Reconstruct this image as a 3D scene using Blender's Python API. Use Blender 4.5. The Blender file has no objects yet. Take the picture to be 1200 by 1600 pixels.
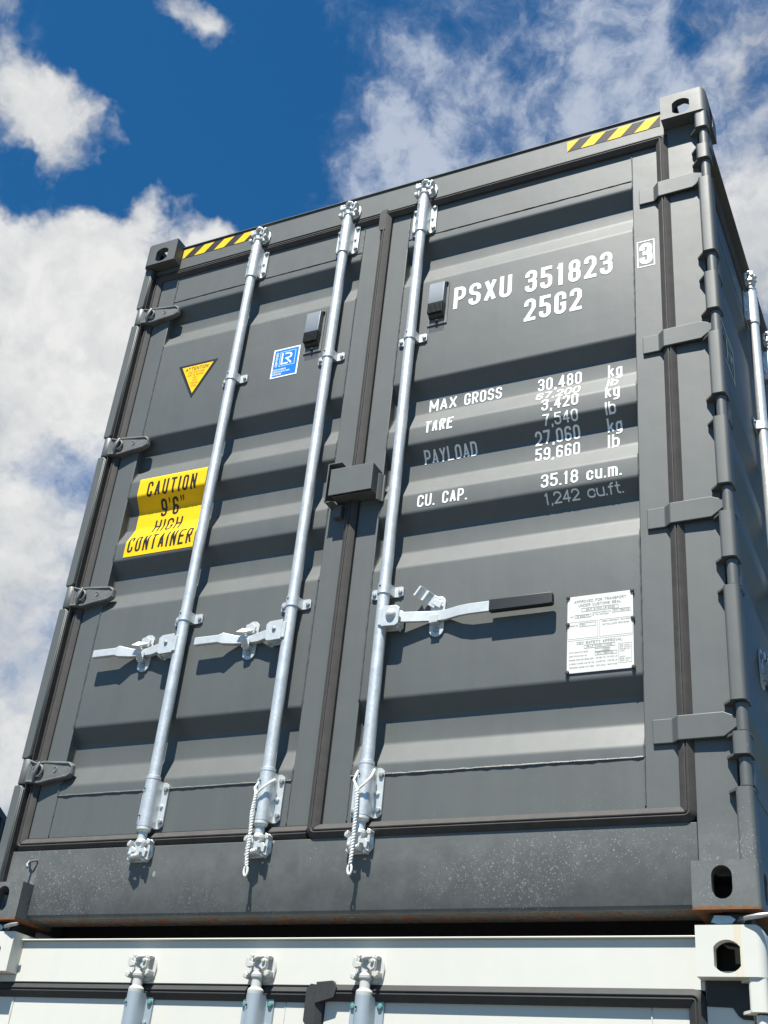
import bpy, bmesh, math, random
from mathutils import Vector, Matrix
R = math.radians
random.seed(7)
S = bpy.context.scene
COL = S.collection
Z0 = 2.6234                      # height of the upper container's underside above the yard

# ------------------------------------------------------------------ camera
cd = bpy.data.cameras.new('camera'); cam = bpy.data.objects.new('camera', cd); COL.objects.link(cam)
MR = ((0.90089523, 0.42457026, 0.0901548), (-0.14921038, 0.49800229, -0.85424235), (-0.40758319, 0.75613082, 0.51199817))
CP = Vector((1.71207822, -2.9914834, -0.73284992 + Z0))
r_, d_, f_ = (Vector(v) for v in MR)
m = Matrix.Identity(4)
for i in range(3):
    m[i][0] = r_[i]; m[i][1] = -d_[i]; m[i][2] = -f_[i]; m[i][3] = CP[i]
cam.matrix_world = m
cd.sensor_fit = 'VERTICAL'; cd.sensor_height = 24; cd.lens = 24 * 1876.7 / 1600
cd.clip_end = 5000; cd.clip_start = .05
S.camera = cam

def view_dir(u, v):              # direction of a point of the sky
    return (r_ * ((u - 600) / 1876.7) + d_ * ((v - 800) / 1876.7) + f_).normalized()

# ------------------------------------------------------------------ sun, sky, exposure
SUN_D = Vector((-0.04, 1.0, -1.95)).normalized()       # travel direction of the light
sl = bpy.data.lights.new('sun', 'SUN'); sl.energy = 5.0; sl.angle = R(.53); sl.color = (1, .972, .90)
sun = bpy.data.objects.new('sun', sl); COL.objects.link(sun)
sun.rotation_euler = SUN_D.to_track_quat('-Z', 'Y').to_euler()
sun.location = (0, -20, 40)
W = bpy.data.worlds.new('World'); S.world = W; W.use_nodes = True
S.view_settings.view_transform = 'Standard'; S.view_settings.look = 'None'
S.view_settings.gamma = 1; S.view_settings.use_curve_mapping = False
S.view_settings.exposure = 0.94

class NT:                        # small node-tree writer
    def __init__(s, tree): s.t = tree; s.n = tree.nodes; s.l = tree.links
    def node(s, typ, **kw):
        n = s.n.new(typ)
        for k, v in kw.items():
            if k.startswith('i_'):
                k = k[2:]; k = int(k) if k.isdigit() else k
                s.put(n.inputs[k], v)
            else: setattr(n, k, v)
        return n
    def put(s, inp, v):
        if hasattr(v, 'is_output') or isinstance(v, bpy.types.NodeSocket): s.l.new(v, inp)
        else: inp.default_value = v
    def math(s, op, a, b=0.0, clamp=False, c=None):
        n = s.n.new('ShaderNodeMath'); n.operation = op; n.use_clamp = clamp
        s.put(n.inputs[0], a); s.put(n.inputs[1], b)
        if c is not None: s.put(n.inputs[2], c)
        return n.outputs[0]
    def ramp(s, v, a, b, smooth=True, lo=0.0, hi=1.0):
        n = s.n.new('ShaderNodeMapRange'); n.interpolation_type = 'SMOOTHSTEP' if smooth else 'LINEAR'; n.clamp = True
        s.put(n.inputs[0], v); n.inputs[1].default_value = a; n.inputs[2].default_value = b
        n.inputs[3].default_value = lo; n.inputs[4].default_value = hi
        return n.outputs[0]
    def mix(s, f, a, b, mode='MIX'):
        n = s.n.new('ShaderNodeMix'); n.data_type = 'RGBA'; n.blend_type = mode
        s.put(n.inputs[0], f); s.put(n.inputs[6], a); s.put(n.inputs[7], b)
        return n.outputs[2]
    def noise(s, vec, scale, detail=4, rough=.5, dist=0.0):
        n = s.node('ShaderNodeTexNoise'); s.put(n.inputs['Vector'], vec)
        n.inputs['Scale'].default_value = scale; n.inputs['Detail'].default_value = detail
        n.inputs['Roughness'].default_value = rough; n.inputs['Distortion'].default_value = dist
        return n.outputs[0]
    def mapping(s, vec, loc=(0, 0, 0), scale=(1, 1, 1)):
        n = s.node('ShaderNodeMapping'); s.put(n.inputs[0], vec)
        n.inputs[1].default_value = loc; n.inputs[3].default_value = scale
        return n.outputs[0]

def rgb(r, g, b): return (r, g, b, 1)

def build_world():
    k = NT(W.node_tree); W.node_tree.nodes.clear()
    out = k.node('ShaderNodeOutputWorld'); bg = k.node('ShaderNodeBackground')
    sky = k.node('ShaderNodeTexSky', sky_type='NISHITA', sun_disc=False)
    to_sun = -SUN_D
    sky.sun_elevation = math.asin(to_sun.z); sky.sun_rotation = math.atan2(to_sun.x, to_sun.y)
    sky.altitude = 300; sky.air_density = 1.0; sky.dust_density = .15; sky.ozone_density = 3.0
    tc = k.node('ShaderNodeTexCoord').outputs['Generated']
    sep = k.node('ShaderNodeSeparateXYZ'); k.put(sep.inputs[0], tc)
    # the sky's direction, stirred a little so that cloud edges curl
    wn = k.node('ShaderNodeTexNoise'); k.put(wn.inputs['Vector'], tc); wn.inputs['Scale'].default_value = 9; wn.inputs['Detail'].default_value = 5; wn.inputs['Roughness'].default_value = .6
    wv = k.node('ShaderNodeVectorMath', operation='SUBTRACT'); k.put(wv.inputs[0], wn.outputs['Color']); wv.inputs[1].default_value = (.5, .5, .5)
    def stir(amt):
        ws = k.node('ShaderNodeVectorMath', operation='SCALE'); k.put(ws.inputs[0], wv.outputs[0]); ws.inputs[3].default_value = amt
        wa = k.node('ShaderNodeVectorMath', operation='ADD'); k.put(wa.inputs[0], tc); k.put(wa.inputs[1], ws.outputs[0])
        return wa.outputs[0]
    q = stir(.055); qb = stir(.12)
    nn = k.node('ShaderNodeVectorMath', operation='NORMALIZE'); k.put(nn.inputs[0], qb); nb = nn.outputs[0]
    def blob(u, v, rad, amp, asp=1.0):
        ang = rad / 1876.7
        n = k.node('ShaderNodeVectorMath', operation='DOT_PRODUCT'); k.put(n.inputs[0], nb); n.inputs[1].default_value = view_dir(u, v)
        ac = k.math('ARCCOSINE', k.math('MINIMUM', n.outputs['Value'], 1.0))
        return k.ramp(ac, ang * 1.75, 0.0, True, 0, amp)
    def field(lst, base):
        t = base
        for bl in lst: t = k.math('ADD', t, blob(*bl))
        return t
    def fbm(vec, sc, off, det=10, rough=.58):
        return k.math('SUBTRACT', k.noise(k.mapping(vec, off), sc, det, rough, .15), .5)
    sunw = (-.010, -.006, .034)                     # a step upwards, to where the light comes from
    # heaped clouds
    big = fbm(q, 6.0, (0, 0, 0)); fine = fbm(q, 24.0, (5, 2, 7), 8, .6)
    dA = k.math('ADD', k.math('ADD', k.math('MULTIPLY', big, 2.6), k.math('MULTIPLY', fine, 1.7)), field(HEAPS, -.02))
    covA = k.ramp(dA, -.10, .95, True)
    big2 = fbm(q, 6.0, sunw); fine2 = fbm(q, 24.0, (5 + sunw[0] * .5, 2 + sunw[1] * .5, 7 + sunw[2] * .5), 8, .6)
    lit = k.math('ADD', k.math('MULTIPLY', k.math('SUBTRACT', big, big2), 1.7), k.math('MULTIPLY', k.math('SUBTRACT', fine, fine2), .9))
    soft = fbm(tc, 3.4, (2, 9, 4), 4, .5)
    lit = k.math('ADD', k.math('ADD', lit, .60), k.math('MULTIPLY', soft, 1.3), True)
    colA = k.mix(lit, rgb(*CLOUD_LO), rgb(*CLOUD_HI))
    # thin broken veil
    v1 = fbm(q, 11.0, (3, 1, 8), 10, .62); v2 = fbm(q, 34.0, (9, 4, 1), 8, .62)
    dB = k.math('ADD', k.math('ADD', k.math('MULTIPLY', v1, 1.8), k.math('MULTIPLY', v2, 1.9)), field(VEIL, -.25))
    covB = k.math('MULTIPLY', k.ramp(dB, -.25, 1.0, True), .80)
    colB = k.mix(k.ramp(dB, .0, 1.0), rgb(*VEIL_LO), rgb(*VEIL_HI))
    skyc = k.node('ShaderNodeVectorMath', operation='MULTIPLY'); k.put(skyc.inputs[0], sky.outputs[0]); skyc.inputs[1].default_value = SKY_TINT
    up = k.ramp(sep.outputs[2], -.02, .08, True)
    col = k.mix(k.math('MULTIPLY', covB, up), skyc.outputs[0], colB)
    col = k.mix(k.math('MULTIPLY', k.math('MULTIPLY', covA, .97), up), col, colA)
    k.put(bg.inputs[0], col); bg.inputs[1].default_value = SKY_STRENGTH
    k.l.new(bg.outputs[0], out.inputs[0])

SKY_STRENGTH = 0.10
SKY_TINT = (.115, .44, .62)
CLOUD_LO = (2.1, 2.3, 2.55); CLOUD_HI = (4.5, 4.5, 4.42)
VEIL_LO = (1.05, 1.5, 2.5); VEIL_HI = (3.1, 3.4, 3.95)
HEAPS = [   # centre, radius and amount of the heaped clouds in view (negative: clear sky)
    (360, 170, 220, -.85), (520, 230, 240, -.95), (720, 220, 280, -.85), (150, 70, 60, -.9), (165, 305, 45, -.9), (60, 285, 50, -1.0), (0, 255, 50, -.8), (180, 200, 60, -.4),
    (-60, 600, 240, 1.5), (80, 495, 150, 1.1), (190, 425, 75, .6), (0, 900, 240, .40), (30, 1180, 240, .6), (130, 740, 90, -.8), (40, 700, 70, -.7), (60, 960, 90, -.4),
    (10, 150, 105, .90), (105, 205, 75, .80), (350, 65, 52, 1.2), (300, 20, 48, 1.15), (235, 318, 42, 1.5), (325, 372, 58, 1.9), (270, 345, 35, -.5),
    (1150, 60, 60, .30), (1000, 20, 55, .25), (930, 130, 65, .45), (860, 260, 60, .6), (1150, 240, 110, .15), (1150, 420, 100, .5),
    (1060, 100, 130, -.40), (900, 60, 120, -.45), (720, 120, 150, -.3),
]
VEIL = [
    (330, 190, 220, -.9), (800, 140, 300, .62), (980, 90, 140, .25), (1150, 260, 220, .6), (590, 130, 90, .4), (560, 280, 120, .5), (700, 240, 100, .25),
    (60, 650, 260, .8), (40, 1100, 260, .8), (1060, 30, 40, -.7), (1135, 285, 30, -.7), (1190, 480, 35, -.7),
]
build_world()

# ------------------------------------------------------------------ materials
def new_mat(name):
    mt = bpy.data.materials.new(name); mt.use_nodes = True
    k = NT(mt.node_tree); b = mt.node_tree.nodes['Principled BSDF']
    return mt, k, b

def bump(k, b, h, strength, dist=.002):
    n = k.node('ShaderNodeBump'); n.inputs['Strength'].default_value = strength; n.inputs['Distance'].default_value = dist
    k.put(n.inputs['Height'], h); k.put(b.inputs['Normal'], n.outputs[0])

def plain(name, col, rough=.5, metal=0.0, var=.12, scale=14, spec=.5, bmp=0.0):
    mt, k, b = new_mat(name)
    o = k.node('ShaderNodeTexCoord').outputs['Object']
    n = k.noise(o, scale, 6, .6)
    c = k.mix(n, rgb(*[v * (1 - var) for v in col]), rgb(*[min(1, v * (1 + var)) for v in col]))
    k.put(b.inputs['Base Color'], c); b.inputs['Roughness'].default_value = rough; b.inputs['Metallic'].default_value = metal
    b.inputs['Specular IOR Level'].default_value = spec
    if bmp: bump(k, b, k.noise(o, scale * 8, 3, .6), bmp, .001)
    return mt

def paint(name, col, rough, dirt=True, rust=0, spec=.5, stain=None, H=2.896, zoff=0.0, rthr=-.30, chips=.74):
    """sprayed container paint with dust, run marks, splashed flecks low down and rust at worn edges"""
    mt, k, b = new_mat(name)
    o = k.node('ShaderNodeTexCoord').outputs['Object']
    sp = k.node('ShaderNodeSeparateXYZ'); k.put(sp.inputs[0], o); z = sp.outputs[2]; x = sp.outputs[0]
    broad = k.noise(o, 1.7, 5, .6)
    run = k.noise(k.mapping(o, (0, 0, 0), (26, 26, .9)), 1.0, 5, .6)
    v = k.math('ADD', k.math('MULTIPLY', k.math('SUBTRACT', broad, .5), .22), k.math('MULTIPLY', k.math('SUBTRACT', run, .5), .42 if dirt else .10))
    base = k.mix(k.math('ADD', v, .5, True), rgb(*[c * .72 for c in col]), rgb(*[min(1, c * 1.28) for c in col]))
    r = k.math('ADD', k.math('MULTIPLY', k.noise(o, 9, 5, .65), .16), rough - .08)
    if dirt:
        low = k.ramp(z, .02, .80, True, 1, 0); vlow = k.ramp(z, .16, .27, True, 1, 0)
        film = k.math('MULTIPLY', k.ramp(k.noise(o, 14, 9, .74), .25, .75), k.math('MULTIPLY', vlow, .30))
        base = k.mix(film, base, rgb(.25, .245, .235))
        patch = k.ramp(k.noise(o, 2.6, 4, .55), .34, .62, True, .15, 1.0)
        dn = k.noise(k.mapping(o, (0, 0, 0), (1, 1, .8)), 250, 2.5, .65)
        th = k.math('SUBTRACT', .80, k.math('MULTIPLY', k.math('MULTIPLY', patch, low), .17))
        th = k.math('SUBTRACT', th, k.math('MULTIPLY', k.math('MULTIPLY', vlow, patch), .03))
        fleck = k.ramp(k.math('SUBTRACT', dn, th), .0, .03)
        v2 = k.node('ShaderNodeTexVoronoi'); k.put(v2.inputs['Vector'], k.mapping(o, (3, 1, 2), (1, 1, .6))); v2.inputs['Scale'].default_value = 22
        c2 = k.node('ShaderNodeSeparateColor'); k.put(c2.inputs[0], v2.outputs['Color'])
        big = k.math('MULTIPLY', k.math('GREATER_THAN', c2.outputs[0], k.math('SUBTRACT', 1.03, k.math('MULTIPLY', low, .16))), k.math('LESS_THAN', v2.outputs['Distance'], k.math('MULTIPLY', c2.outputs[1], .16)))
        base = k.mix(k.math('MULTIPLY', k.math('MAXIMUM', fleck, big), .36), base, rgb(.60, .60, .57))
        # dry scratches
        sc = k.node('ShaderNodeTexNoise'); k.put(sc.inputs['Vector'], k.mapping(o, (0, 0, 0), (60, 60, 9))); sc.inputs['Scale'].default_value = 1.6; sc.inputs['Detail'].default_value = 2
        base = k.mix(k.math('MULTIPLY', k.ramp(sc.outputs[0], .76, .80), k.math('MULTIPLY', low, .4)), base, rgb(.5, .5, .48))
    if rust:
        e = k.math('MINIMUM', k.math('ABSOLUTE', z), 10.0)
        n = k.noise(o, 34, 6, .7)
        m1 = k.ramp(k.math('ADD', k.math('MULTIPLY', k.math('SUBTRACT', z, zoff), 40.0 / rust), k.math('MULTIPLY', n, -1.0)), rthr, rthr + .16, True, 1, 0)
        m1 = k.math('MAXIMUM', m1, k.math('MULTIPLY', k.ramp(k.noise(o, 38, 5, .62), chips, chips + .03), .9))
        rc = k.mix(k.noise(o, 60, 4, .6), rgb(.075, .030, .014), rgb(.27, .11, .035))
        base = k.mix(m1, base, rc); r = k.math('ADD', r, k.math('MULTIPLY', m1, .3), True)
    if stain:
        n = k.noise(k.mapping(o, (.3, 0, 0), (20, 20, .8)), 1.0, 4, .6)
        base = k.mix(k.math('MULTIPLY', k.ramp(n, .54, .70), .30 if H < 2.9 else .55), base, rgb(*stain))
    k.put(b.inputs['Base Color'], base); k.put(b.inputs['Roughness'], r)
    b.inputs['Specular IOR Level'].default_value = spec
    h = k.math('ADD', k.math('MULTIPLY', k.noise(o, 240, 2, .5), .25), k.math('MULTIPLY', k.noise(o, 4, 3, .5), 5.5))
    bump(k, b, h, .22, .0016)
    return mt

GREY = (.084, .0905, .087)
M = {}
M['grey'] = paint('grey_container_paint', GREY, .52, spec=.62)
M['grey_rust'] = paint('grey_paint_rusting', GREY, .55, rust=1, spec=.55)
M['sill'] = paint('grey_sill_paint', GREY, .55, rust=.6, zoff=.020, rthr=-1.14, chips=.80, spec=.5)
M['grey_rust2'] = paint('grey_paint_worn', GREY, .52, dirt=True, rust=.55, spec=.6, chips=.76)
WHITE = (.56, .553, .502)
M['white'] = paint('white_container_paint', WHITE, .5, spec=.3, dirt=False, stain=(.60, .57, .46))
M['white_fit'] = paint('white_paint_rust_stained', WHITE, .5, spec=.3, dirt=False, H=3, stain=(.58, .40, .16))
M['blue'] = paint('dark_blue_container_paint', (.006, .006, .022), .7, dirt=False)
M['black_steel'] = plain('bare_dark_steel', (.05, .047, .045), .6, .4)
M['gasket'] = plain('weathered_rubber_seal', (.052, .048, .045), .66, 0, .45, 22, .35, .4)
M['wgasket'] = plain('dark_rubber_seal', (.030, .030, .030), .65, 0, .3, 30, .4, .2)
def galv():
    mt, k, b = new_mat('galvanised_steel')
    o = k.node('ShaderNodeTexCoord').outputs['Object']
    v = k.node('ShaderNodeTexVoronoi'); k.put(v.inputs['Vector'], o); v.inputs['Scale'].default_value = 160
    c = k.node('ShaderNodeSeparateColor'); k.put(c.inputs[0], v.outputs['Color'])
    n = k.noise(o, 22, 6, .65)
    f = k.math('ADD', k.math('MULTIPLY', c.outputs[0], .16), k.math('MULTIPLY', n, .84))
    k.put(b.inputs['Base Color'], k.mix(f, rgb(.46, .48, .48), rgb(.76, .78, .77)))
    b.inputs['Metallic'].default_value = .55
    k.put(b.inputs['Roughness'], k.math('ADD', k.math('MULTIPLY', f, .22), .33))
    bump(k, b, k.noise(o, 120, 4, .6), .25, .001)
    return mt
M['galv'] = galv()
M['zinc'] = plain('bright_zinc_coating', (.58, .60, .59), .42, .35, .22, 46, .5, .35)
M['wgalv'] = plain('grey_blue_zinc_coating', (.37, .42, .45), .42, .35, .12, 30, .5, .2)
M['wcam'] = plain('white_painted_forging', (.48, .48, .45), .45, 0, .08, 30, .5, .3)
M['bolt'] = plain('dull_bolt_steel', (.36, .37, .36), .45, .6, .2, 60)
M['gbolt'] = plain('green_coated_bolt', (.12, .30, .27), .5, .2, .15, 60)
M['grip'] = plain('black_rubber_grip', (.014, .015, .016), .45, 0, .25, 40, .5, .2)
M['vent'] = plain('blue_grey_plastic', (.115, .14, .165), .5, 0, .06, 30)
M['ventdark'] = plain('dark_vent_grille', (.012, .014, .015), .5)
M['mark'] = plain('white_vinyl_lettering', (.84, .84, .82), .45, 0, .03, 20)
M['yellow'] = plain('yellow_reflective_film', (.86, .52, .002), .6, 0, .05, 20, .25)
M['black'] = plain('black_print', (.012, .011, .012), .45, 0, .2, 20)
M['tapeblack'] = plain('black_hazard_film', (.022, .022, .024), .6, 0, .2, 60, .25)
M['amber'] = plain('faded_red_print', (.55, .22, .02), .5)
M['bluefilm'] = plain('sky_blue_film', (.0, .17, .60), .5, 0, .06, 20, .3)
M['cyanline'] = plain('pale_cyan_print', (.50, .82, .86), .45)
M['plate'] = plain('white_enamel_plate', (.62, .62, .58), .55, 0, .05, 20, .3)
M['ink'] = plain('thin_grey_ink', (.10, .105, .11), .6)
M['sidelogo'] = plain('pale_yellow_print', (.62, .56, .30), .5)
M['sideblue'] = plain('dark_blue_print', (.06, .08, .22), .5)
M['rope'] = plain('white_twisted_cord', (.76, .75, .70), .8, 0, .10, 200, .3, .4)
M['bead'] = plain('painted_weld_bead', tuple(c * 1.05 for c in GREY), .36, 0, .3, 120, .6, .6)
M['wbead'] = plain('white_painted_weld_bead', WHITE, .4, 0, .1, 120, .5, .5)
M['concrete'] = plain('yard_asphalt', (.095, .092, .086), .9, 0, .3, .8, .3, .3)
M['floorwood'] = plain('dark_underside', (.03, .028, .026), .8)

# ------------------------------------------------------------------ mesh helpers
class MB:
    def __init__(s): s.bm = bmesh.new()
    def faces(s, vs, fs, mi=0):
        v = [s.bm.verts.new(p) for p in vs]
        out = []
        for f in fs:
            try:
                fc = s.bm.faces.new([v[i] for i in f]); fc.material_index = mi; out.append(fc)
            except ValueError: pass
        return out
    def box(s, x0, x1, y0, y1, z0, z1, mi=0):
        vs = [(x, y, z) for z in (z0, z1) for y in (y0, y1) for x in (x0, x1)]
        s.faces(vs, [(0, 2, 3, 1), (4, 5, 7, 6), (0, 1, 5, 4), (2, 6, 7, 3), (0, 4, 6, 2), (1, 3, 7, 5)], mi); return s
    def loft(s, rings, mi=0, cap=True, closed=True):
        n = len(rings[0]); vs = [p for r in rings for p in r]; fs = []
        for a in range(len(rings) - 1):
            for i in range(n if closed else n - 1):
                j = (i + 1) % n
                fs.append((a * n + i, a * n + j, (a + 1) * n + j, (a + 1) * n + i))
        if cap: fs += [tuple(range(n))[::-1], tuple((len(rings) - 1) * n + i for i in range(n))]
        s.faces(vs, fs, mi); return s
    def prism(s, pts, axis, a, b, mi=0):
        f = {'x': lambda p, t: (t, p[0], p[1]), 'y': lambda p, t: (p[0], t, p[1]), 'z': lambda p, t: (p[0], p[1], t)}[axis]
        return s.loft([[f(p, a) for p in pts], [f(p, b) for p in pts]], mi)
    def tube(s, path, r, n=10, mi=0, cap=True):
        P = [Vector(p) for p in path]; rings = []; up = None
        for i, p in enumerate(P):
            t = (P[min(i + 1, len(P) - 1)] - P[max(i - 1, 0)]).normalized()
            if up is None: up = t.orthogonal().normalized()
            else: up = (up - t * up.dot(t)).normalized()
            sd = t.cross(up); rr = r[i] if isinstance(r, (list, tuple)) else r
            rings.append([tuple(p + (up * math.cos(2 * math.pi * j / n) + sd * math.sin(2 * math.pi * j / n)) * rr) for j in range(n)])
        return s.loft(rings, mi, cap)
    def lathe(s, prof, c=(0, 0, 0), axis='z', n=20, mi=0):
        rings = []
        for r, h in prof:
            ring = []
            for j in range(n):
                a = 2 * math.pi * j / n; u, w = r * math.cos(a), r * math.sin(a)
                q = {'z': (u, w, h), 'y': (u, h, w), 'x': (h, u, w)}[axis]
                ring.append((c[0] + q[0], c[1] + q[1], c[2] + q[2]))
            rings.append(ring)
        return s.loft(rings, mi)
    def bolt(s, x, y, z, r=.008, h=.006, mi=1, n=8):      # a round head standing proud towards -y
        return s.lathe([(r, y), (r, y - h * .5), (r * .75, y - h * .9), (r * .1, y - h)], (x, 0, z), 'y', n, mi)
    def sweep(s, path, section, closed=False, mi=0):       # section (offset across, y) swept along an x-z path with mitred corners
        n = len(path); rings = []
        for i, (x, z) in enumerate(path):
            a = Vector(path[i - 1]) if (closed or i > 0) else None
            b = Vector(path[(i + 1) % n]) if (closed or i < n - 1) else None
            p = Vector((x, z))
            d1 = (p - a).normalized() if a is not None else None; d2 = (b - p).normalized() if b is not None else None
            d1 = d1 or d2; d2 = d2 or d1
            n1 = Vector((-d1.y, d1.x)); n2 = Vector((-d2.y, d2.x)); mt = (n1 + n2)
            mt = mt / max(.25, mt.dot(n1)) if mt.length > 1e-6 else n1
            rings.append([(x + mt.x * o, y, z + mt.y * o) for o, y in section])
        if closed: rings.append(rings[0]); return s.loft(rings, mi, False, True)
        return s.loft(rings, mi, True, True)
    def mesh(s, name, mats, smooth=35, recalc=True):
        if recalc: bmesh.ops.recalc_face_normals(s.bm, faces=s.bm.faces[:])
        me = bpy.data.meshes.new(name); s.bm.to_mesh(me); s.bm.free()
        for q in (mats if isinstance(mats, (list, tuple)) else [mats]): me.materials.append(q)
        if smooth:
            me.polygons.foreach_set('use_smooth', [True] * len(me.polygons))
            me.set_sharp_from_angle(angle=R(smooth))
        return me

def ob(name, me, parent=None, loc=(0, 0, 0), rz=0.0, label=None, bev=0.0, seg=2):
    o = bpy.data.objects.new(name, me); COL.objects.link(o)
    o.location = loc; o.rotation_euler = (0, 0, rz)
    if parent is not None: o.parent = parent
    if label: o['label'] = label
    if bev:
        md = o.modifiers.new('bevel', 'BEVEL'); md.width = bev; md.segments = seg; md.limit_method = 'ANGLE'; md.angle_limit = R(40); md.harden_normals = True
    return o

def thing(name, label, cat, loc=(0, 0, 0), rz=0.0, group=None):
    o = bpy.data.objects.new(name, None); COL.objects.link(o); o.location = loc; o.rotation_euler = (0, 0, rz)
    o.empty_display_size = .2
    o['label'] = label; o['category'] = cat
    if group: o['group'] = group
    return o

def tag(o, label, cat, group=None):
    o['label'] = label; o['category'] = cat
    if group: o['group'] = group
    return o

# ------------------------------------------------------------------ stroke lettering
_R = 'r'
def _p(*a): return list(a)
GL = {
 '0': [('c', (0, 0, _R), (1, 0, _R), (1, 1, _R), (0, 1, _R))], 'O': [('c', (0, 0, _R), (1, 0, _R), (1, 1, _R), (0, 1, _R))],
 '1': [((.12, .80), (.58, 1), (.58, 0))],
 '2': [((0, .80), (0, 1, _R), (1, 1, _R), (1, .58), (0, 0), (1, 0))],
 '3': [((0, .82), (0, 1, _R), (1, 1, _R), (1, .53, _R), (.42, .53)), ((.6, .53), (1, .53, _R), (1, 0, _R), (0, 0, _R), (0, .18))],
 '4': [((.74, 0), (.74, 1), (0, .27), (1, .27))],
 '5': [((.95, 1), (.05, 1), (.05, .60), (1, .60, _R), (1, 0, _R), (0, 0, _R), (0, .18))],
 '6': [((1, .86), (1, 1, _R), (0, 1, _R), (0, 0, _R), (1, 0, _R), (1, .56, _R), (.05, .56))],
 '7': [((0, 1), (1, 1), (.34, 0))],
 '8': [('c', (0, 0, _R), (1, 0, _R), (1, .53, _R), (0, .53, _R)), ('c', (.04, .53, _R), (.96, .53, _R), (.96, 1, _R), (.04, 1, _R))],
 '9': [((0, .14), (0, 0, _R), (1, 0, _R), (1, 1, _R), (0, 1, _R), (0, .44, _R), (.95, .44))],
 'A': [((0, 0), (.5, 1), (1, 0)), ((.2, .27), (.8, .27))],
 'B': [('c', (0, 0), (1, 0, _R), (1, .53, _R), (0, .53)), ('c', (0, .53), (.92, .53, _R), (.92, 1, _R), (0, 1))],
 'C': [((1, .76), (1, 1, _R), (0, 1, _R), (0, 0, _R), (1, 0, _R), (1, .24))],
 'D': [('c', (0, 0), (1, 0, _R), (1, 1, _R), (0, 1))],
 'E': [((1, 1), (0, 1), (0, 0), (1, 0)), ((0, .52), (.85, .52))],
 'F': [((1, 1), (0, 1), (0, 0)), ((0, .52), (.85, .52))],
 'G': [((1, .74), (1, 1, _R), (0, 1, _R), (0, 0, _R), (1, 0, _R), (1, .43)), ((1, .43), (.80, .43))],
 'H': [((0, 0), (0, 1)), ((1, 0), (1, 1)), ((0, .52), (1, .52))],
 'I': [((.5, 0), (.5, 1))],
 'K': [((0, 0), (0, 1)), ((1, 1), (.06, .42)), ((.34, .60), (1, 0))],
 'L': [((0, 1), (0, 0), (1, 0))],
 'M': [((0, 0), (0, 1), (.5, .25), (1, 1), (1, 0))],
 'N': [((0, 0), (0, 1), (1, 0), (1, 1))],
 'P': [((0, 0), (0, 1), (1, 1, _R), (1, .45, _R), (0, .45))],
 'R': [((0, 0), (0, 1), (1, 1, _R), (1, .47, _R), (0, .47)), ((.48, .47), (1, 0))],
 'S': [((1, .81), (1, 1, _R), (0, 1, _R), (0, .54, _R), (1, .50, _R), (1, 0, _R), (0, 0, _R), (0, .19))],
 'T': [((.5, 0), (.5, 1)), ((0, 1), (1, 1))],
 'U': [((0, 1), (0, 0, _R), (1, 0, _R), (1, 1))],
 'V': [((0, 1), (.5, 0), (1, 1))], 'W': [((0, 1), (.27, 0), (.5, .8), (.73, 0), (1, 1))],
 'X': [((0, 0), (1, 1)), ((0, 1), (1, 0))], 'Y': [((0, 1), (.5, .48), (1, 1)), ((.5, .48), (.5, 0))],
 'Z': [((0, 1), (1, 1), (0, 0), (1, 0))],
 'k': [((0, 0), (0, 1)), ((.95, .70), (.06, .28)), ((.36, .44), (1, 0))],
 'g': [('c', (0, 0, _R), (1, 0, _R), (1, .70, _R), (0, .70, _R)), ((1, .70), (1, -.27, _R), (.05, -.27))],
 'l': [((.5, 0), (.5, 1))], 'b': [((0, 0), (0, 1)), ('c', (0, 0, _R), (1, 0, _R), (1, .70, _R), (0, .70, _R))],
 'c': [((1, .50), (1, .70, _R), (0, .70, _R), (0, 0, _R), (1, 0, _R), (1, .2))],
 'u': [((0, .70), (0, 0, _R), (1, 0, _R)), ((1, 0), (1, .70))],
 'm': [((0, 0), (0, .70)), ((0, .70), (.5, .70, _R), (.5, 0)), ((.5, .70), (1, .70, _R), (1, 0))],
 'f': [((.4, 0), (.4, 1, _R), (1, 1)), ((0, .68), (.9, .68))], 't': [((.4, 1), (.4, 0, _R), (1, 0)), ((0, .68), (.9, .68))],
 '-': [((.1, .48), (.9, .48))], '/': [((0, 0), (1, 1))],
 '.': [((.5, 0), (.5, .001))], ',': [((.7, .04), (.3, -.20))], "'": [((.55, 1), (.42, .80))], '"': [((.15, 1), (.0, .80)), ((.95, 1), (.8, .80))],
}
NARROW = {'I': .0, 'l': .0, '.': .0, ',': .1, "'": .1, '1': .62, '"': .55, 'f': .62, 't': .62, 'M': 1.22, 'W': 1.3, 'm': 1.55, '-': .6, ' ': .55, '/': .7}

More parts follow.
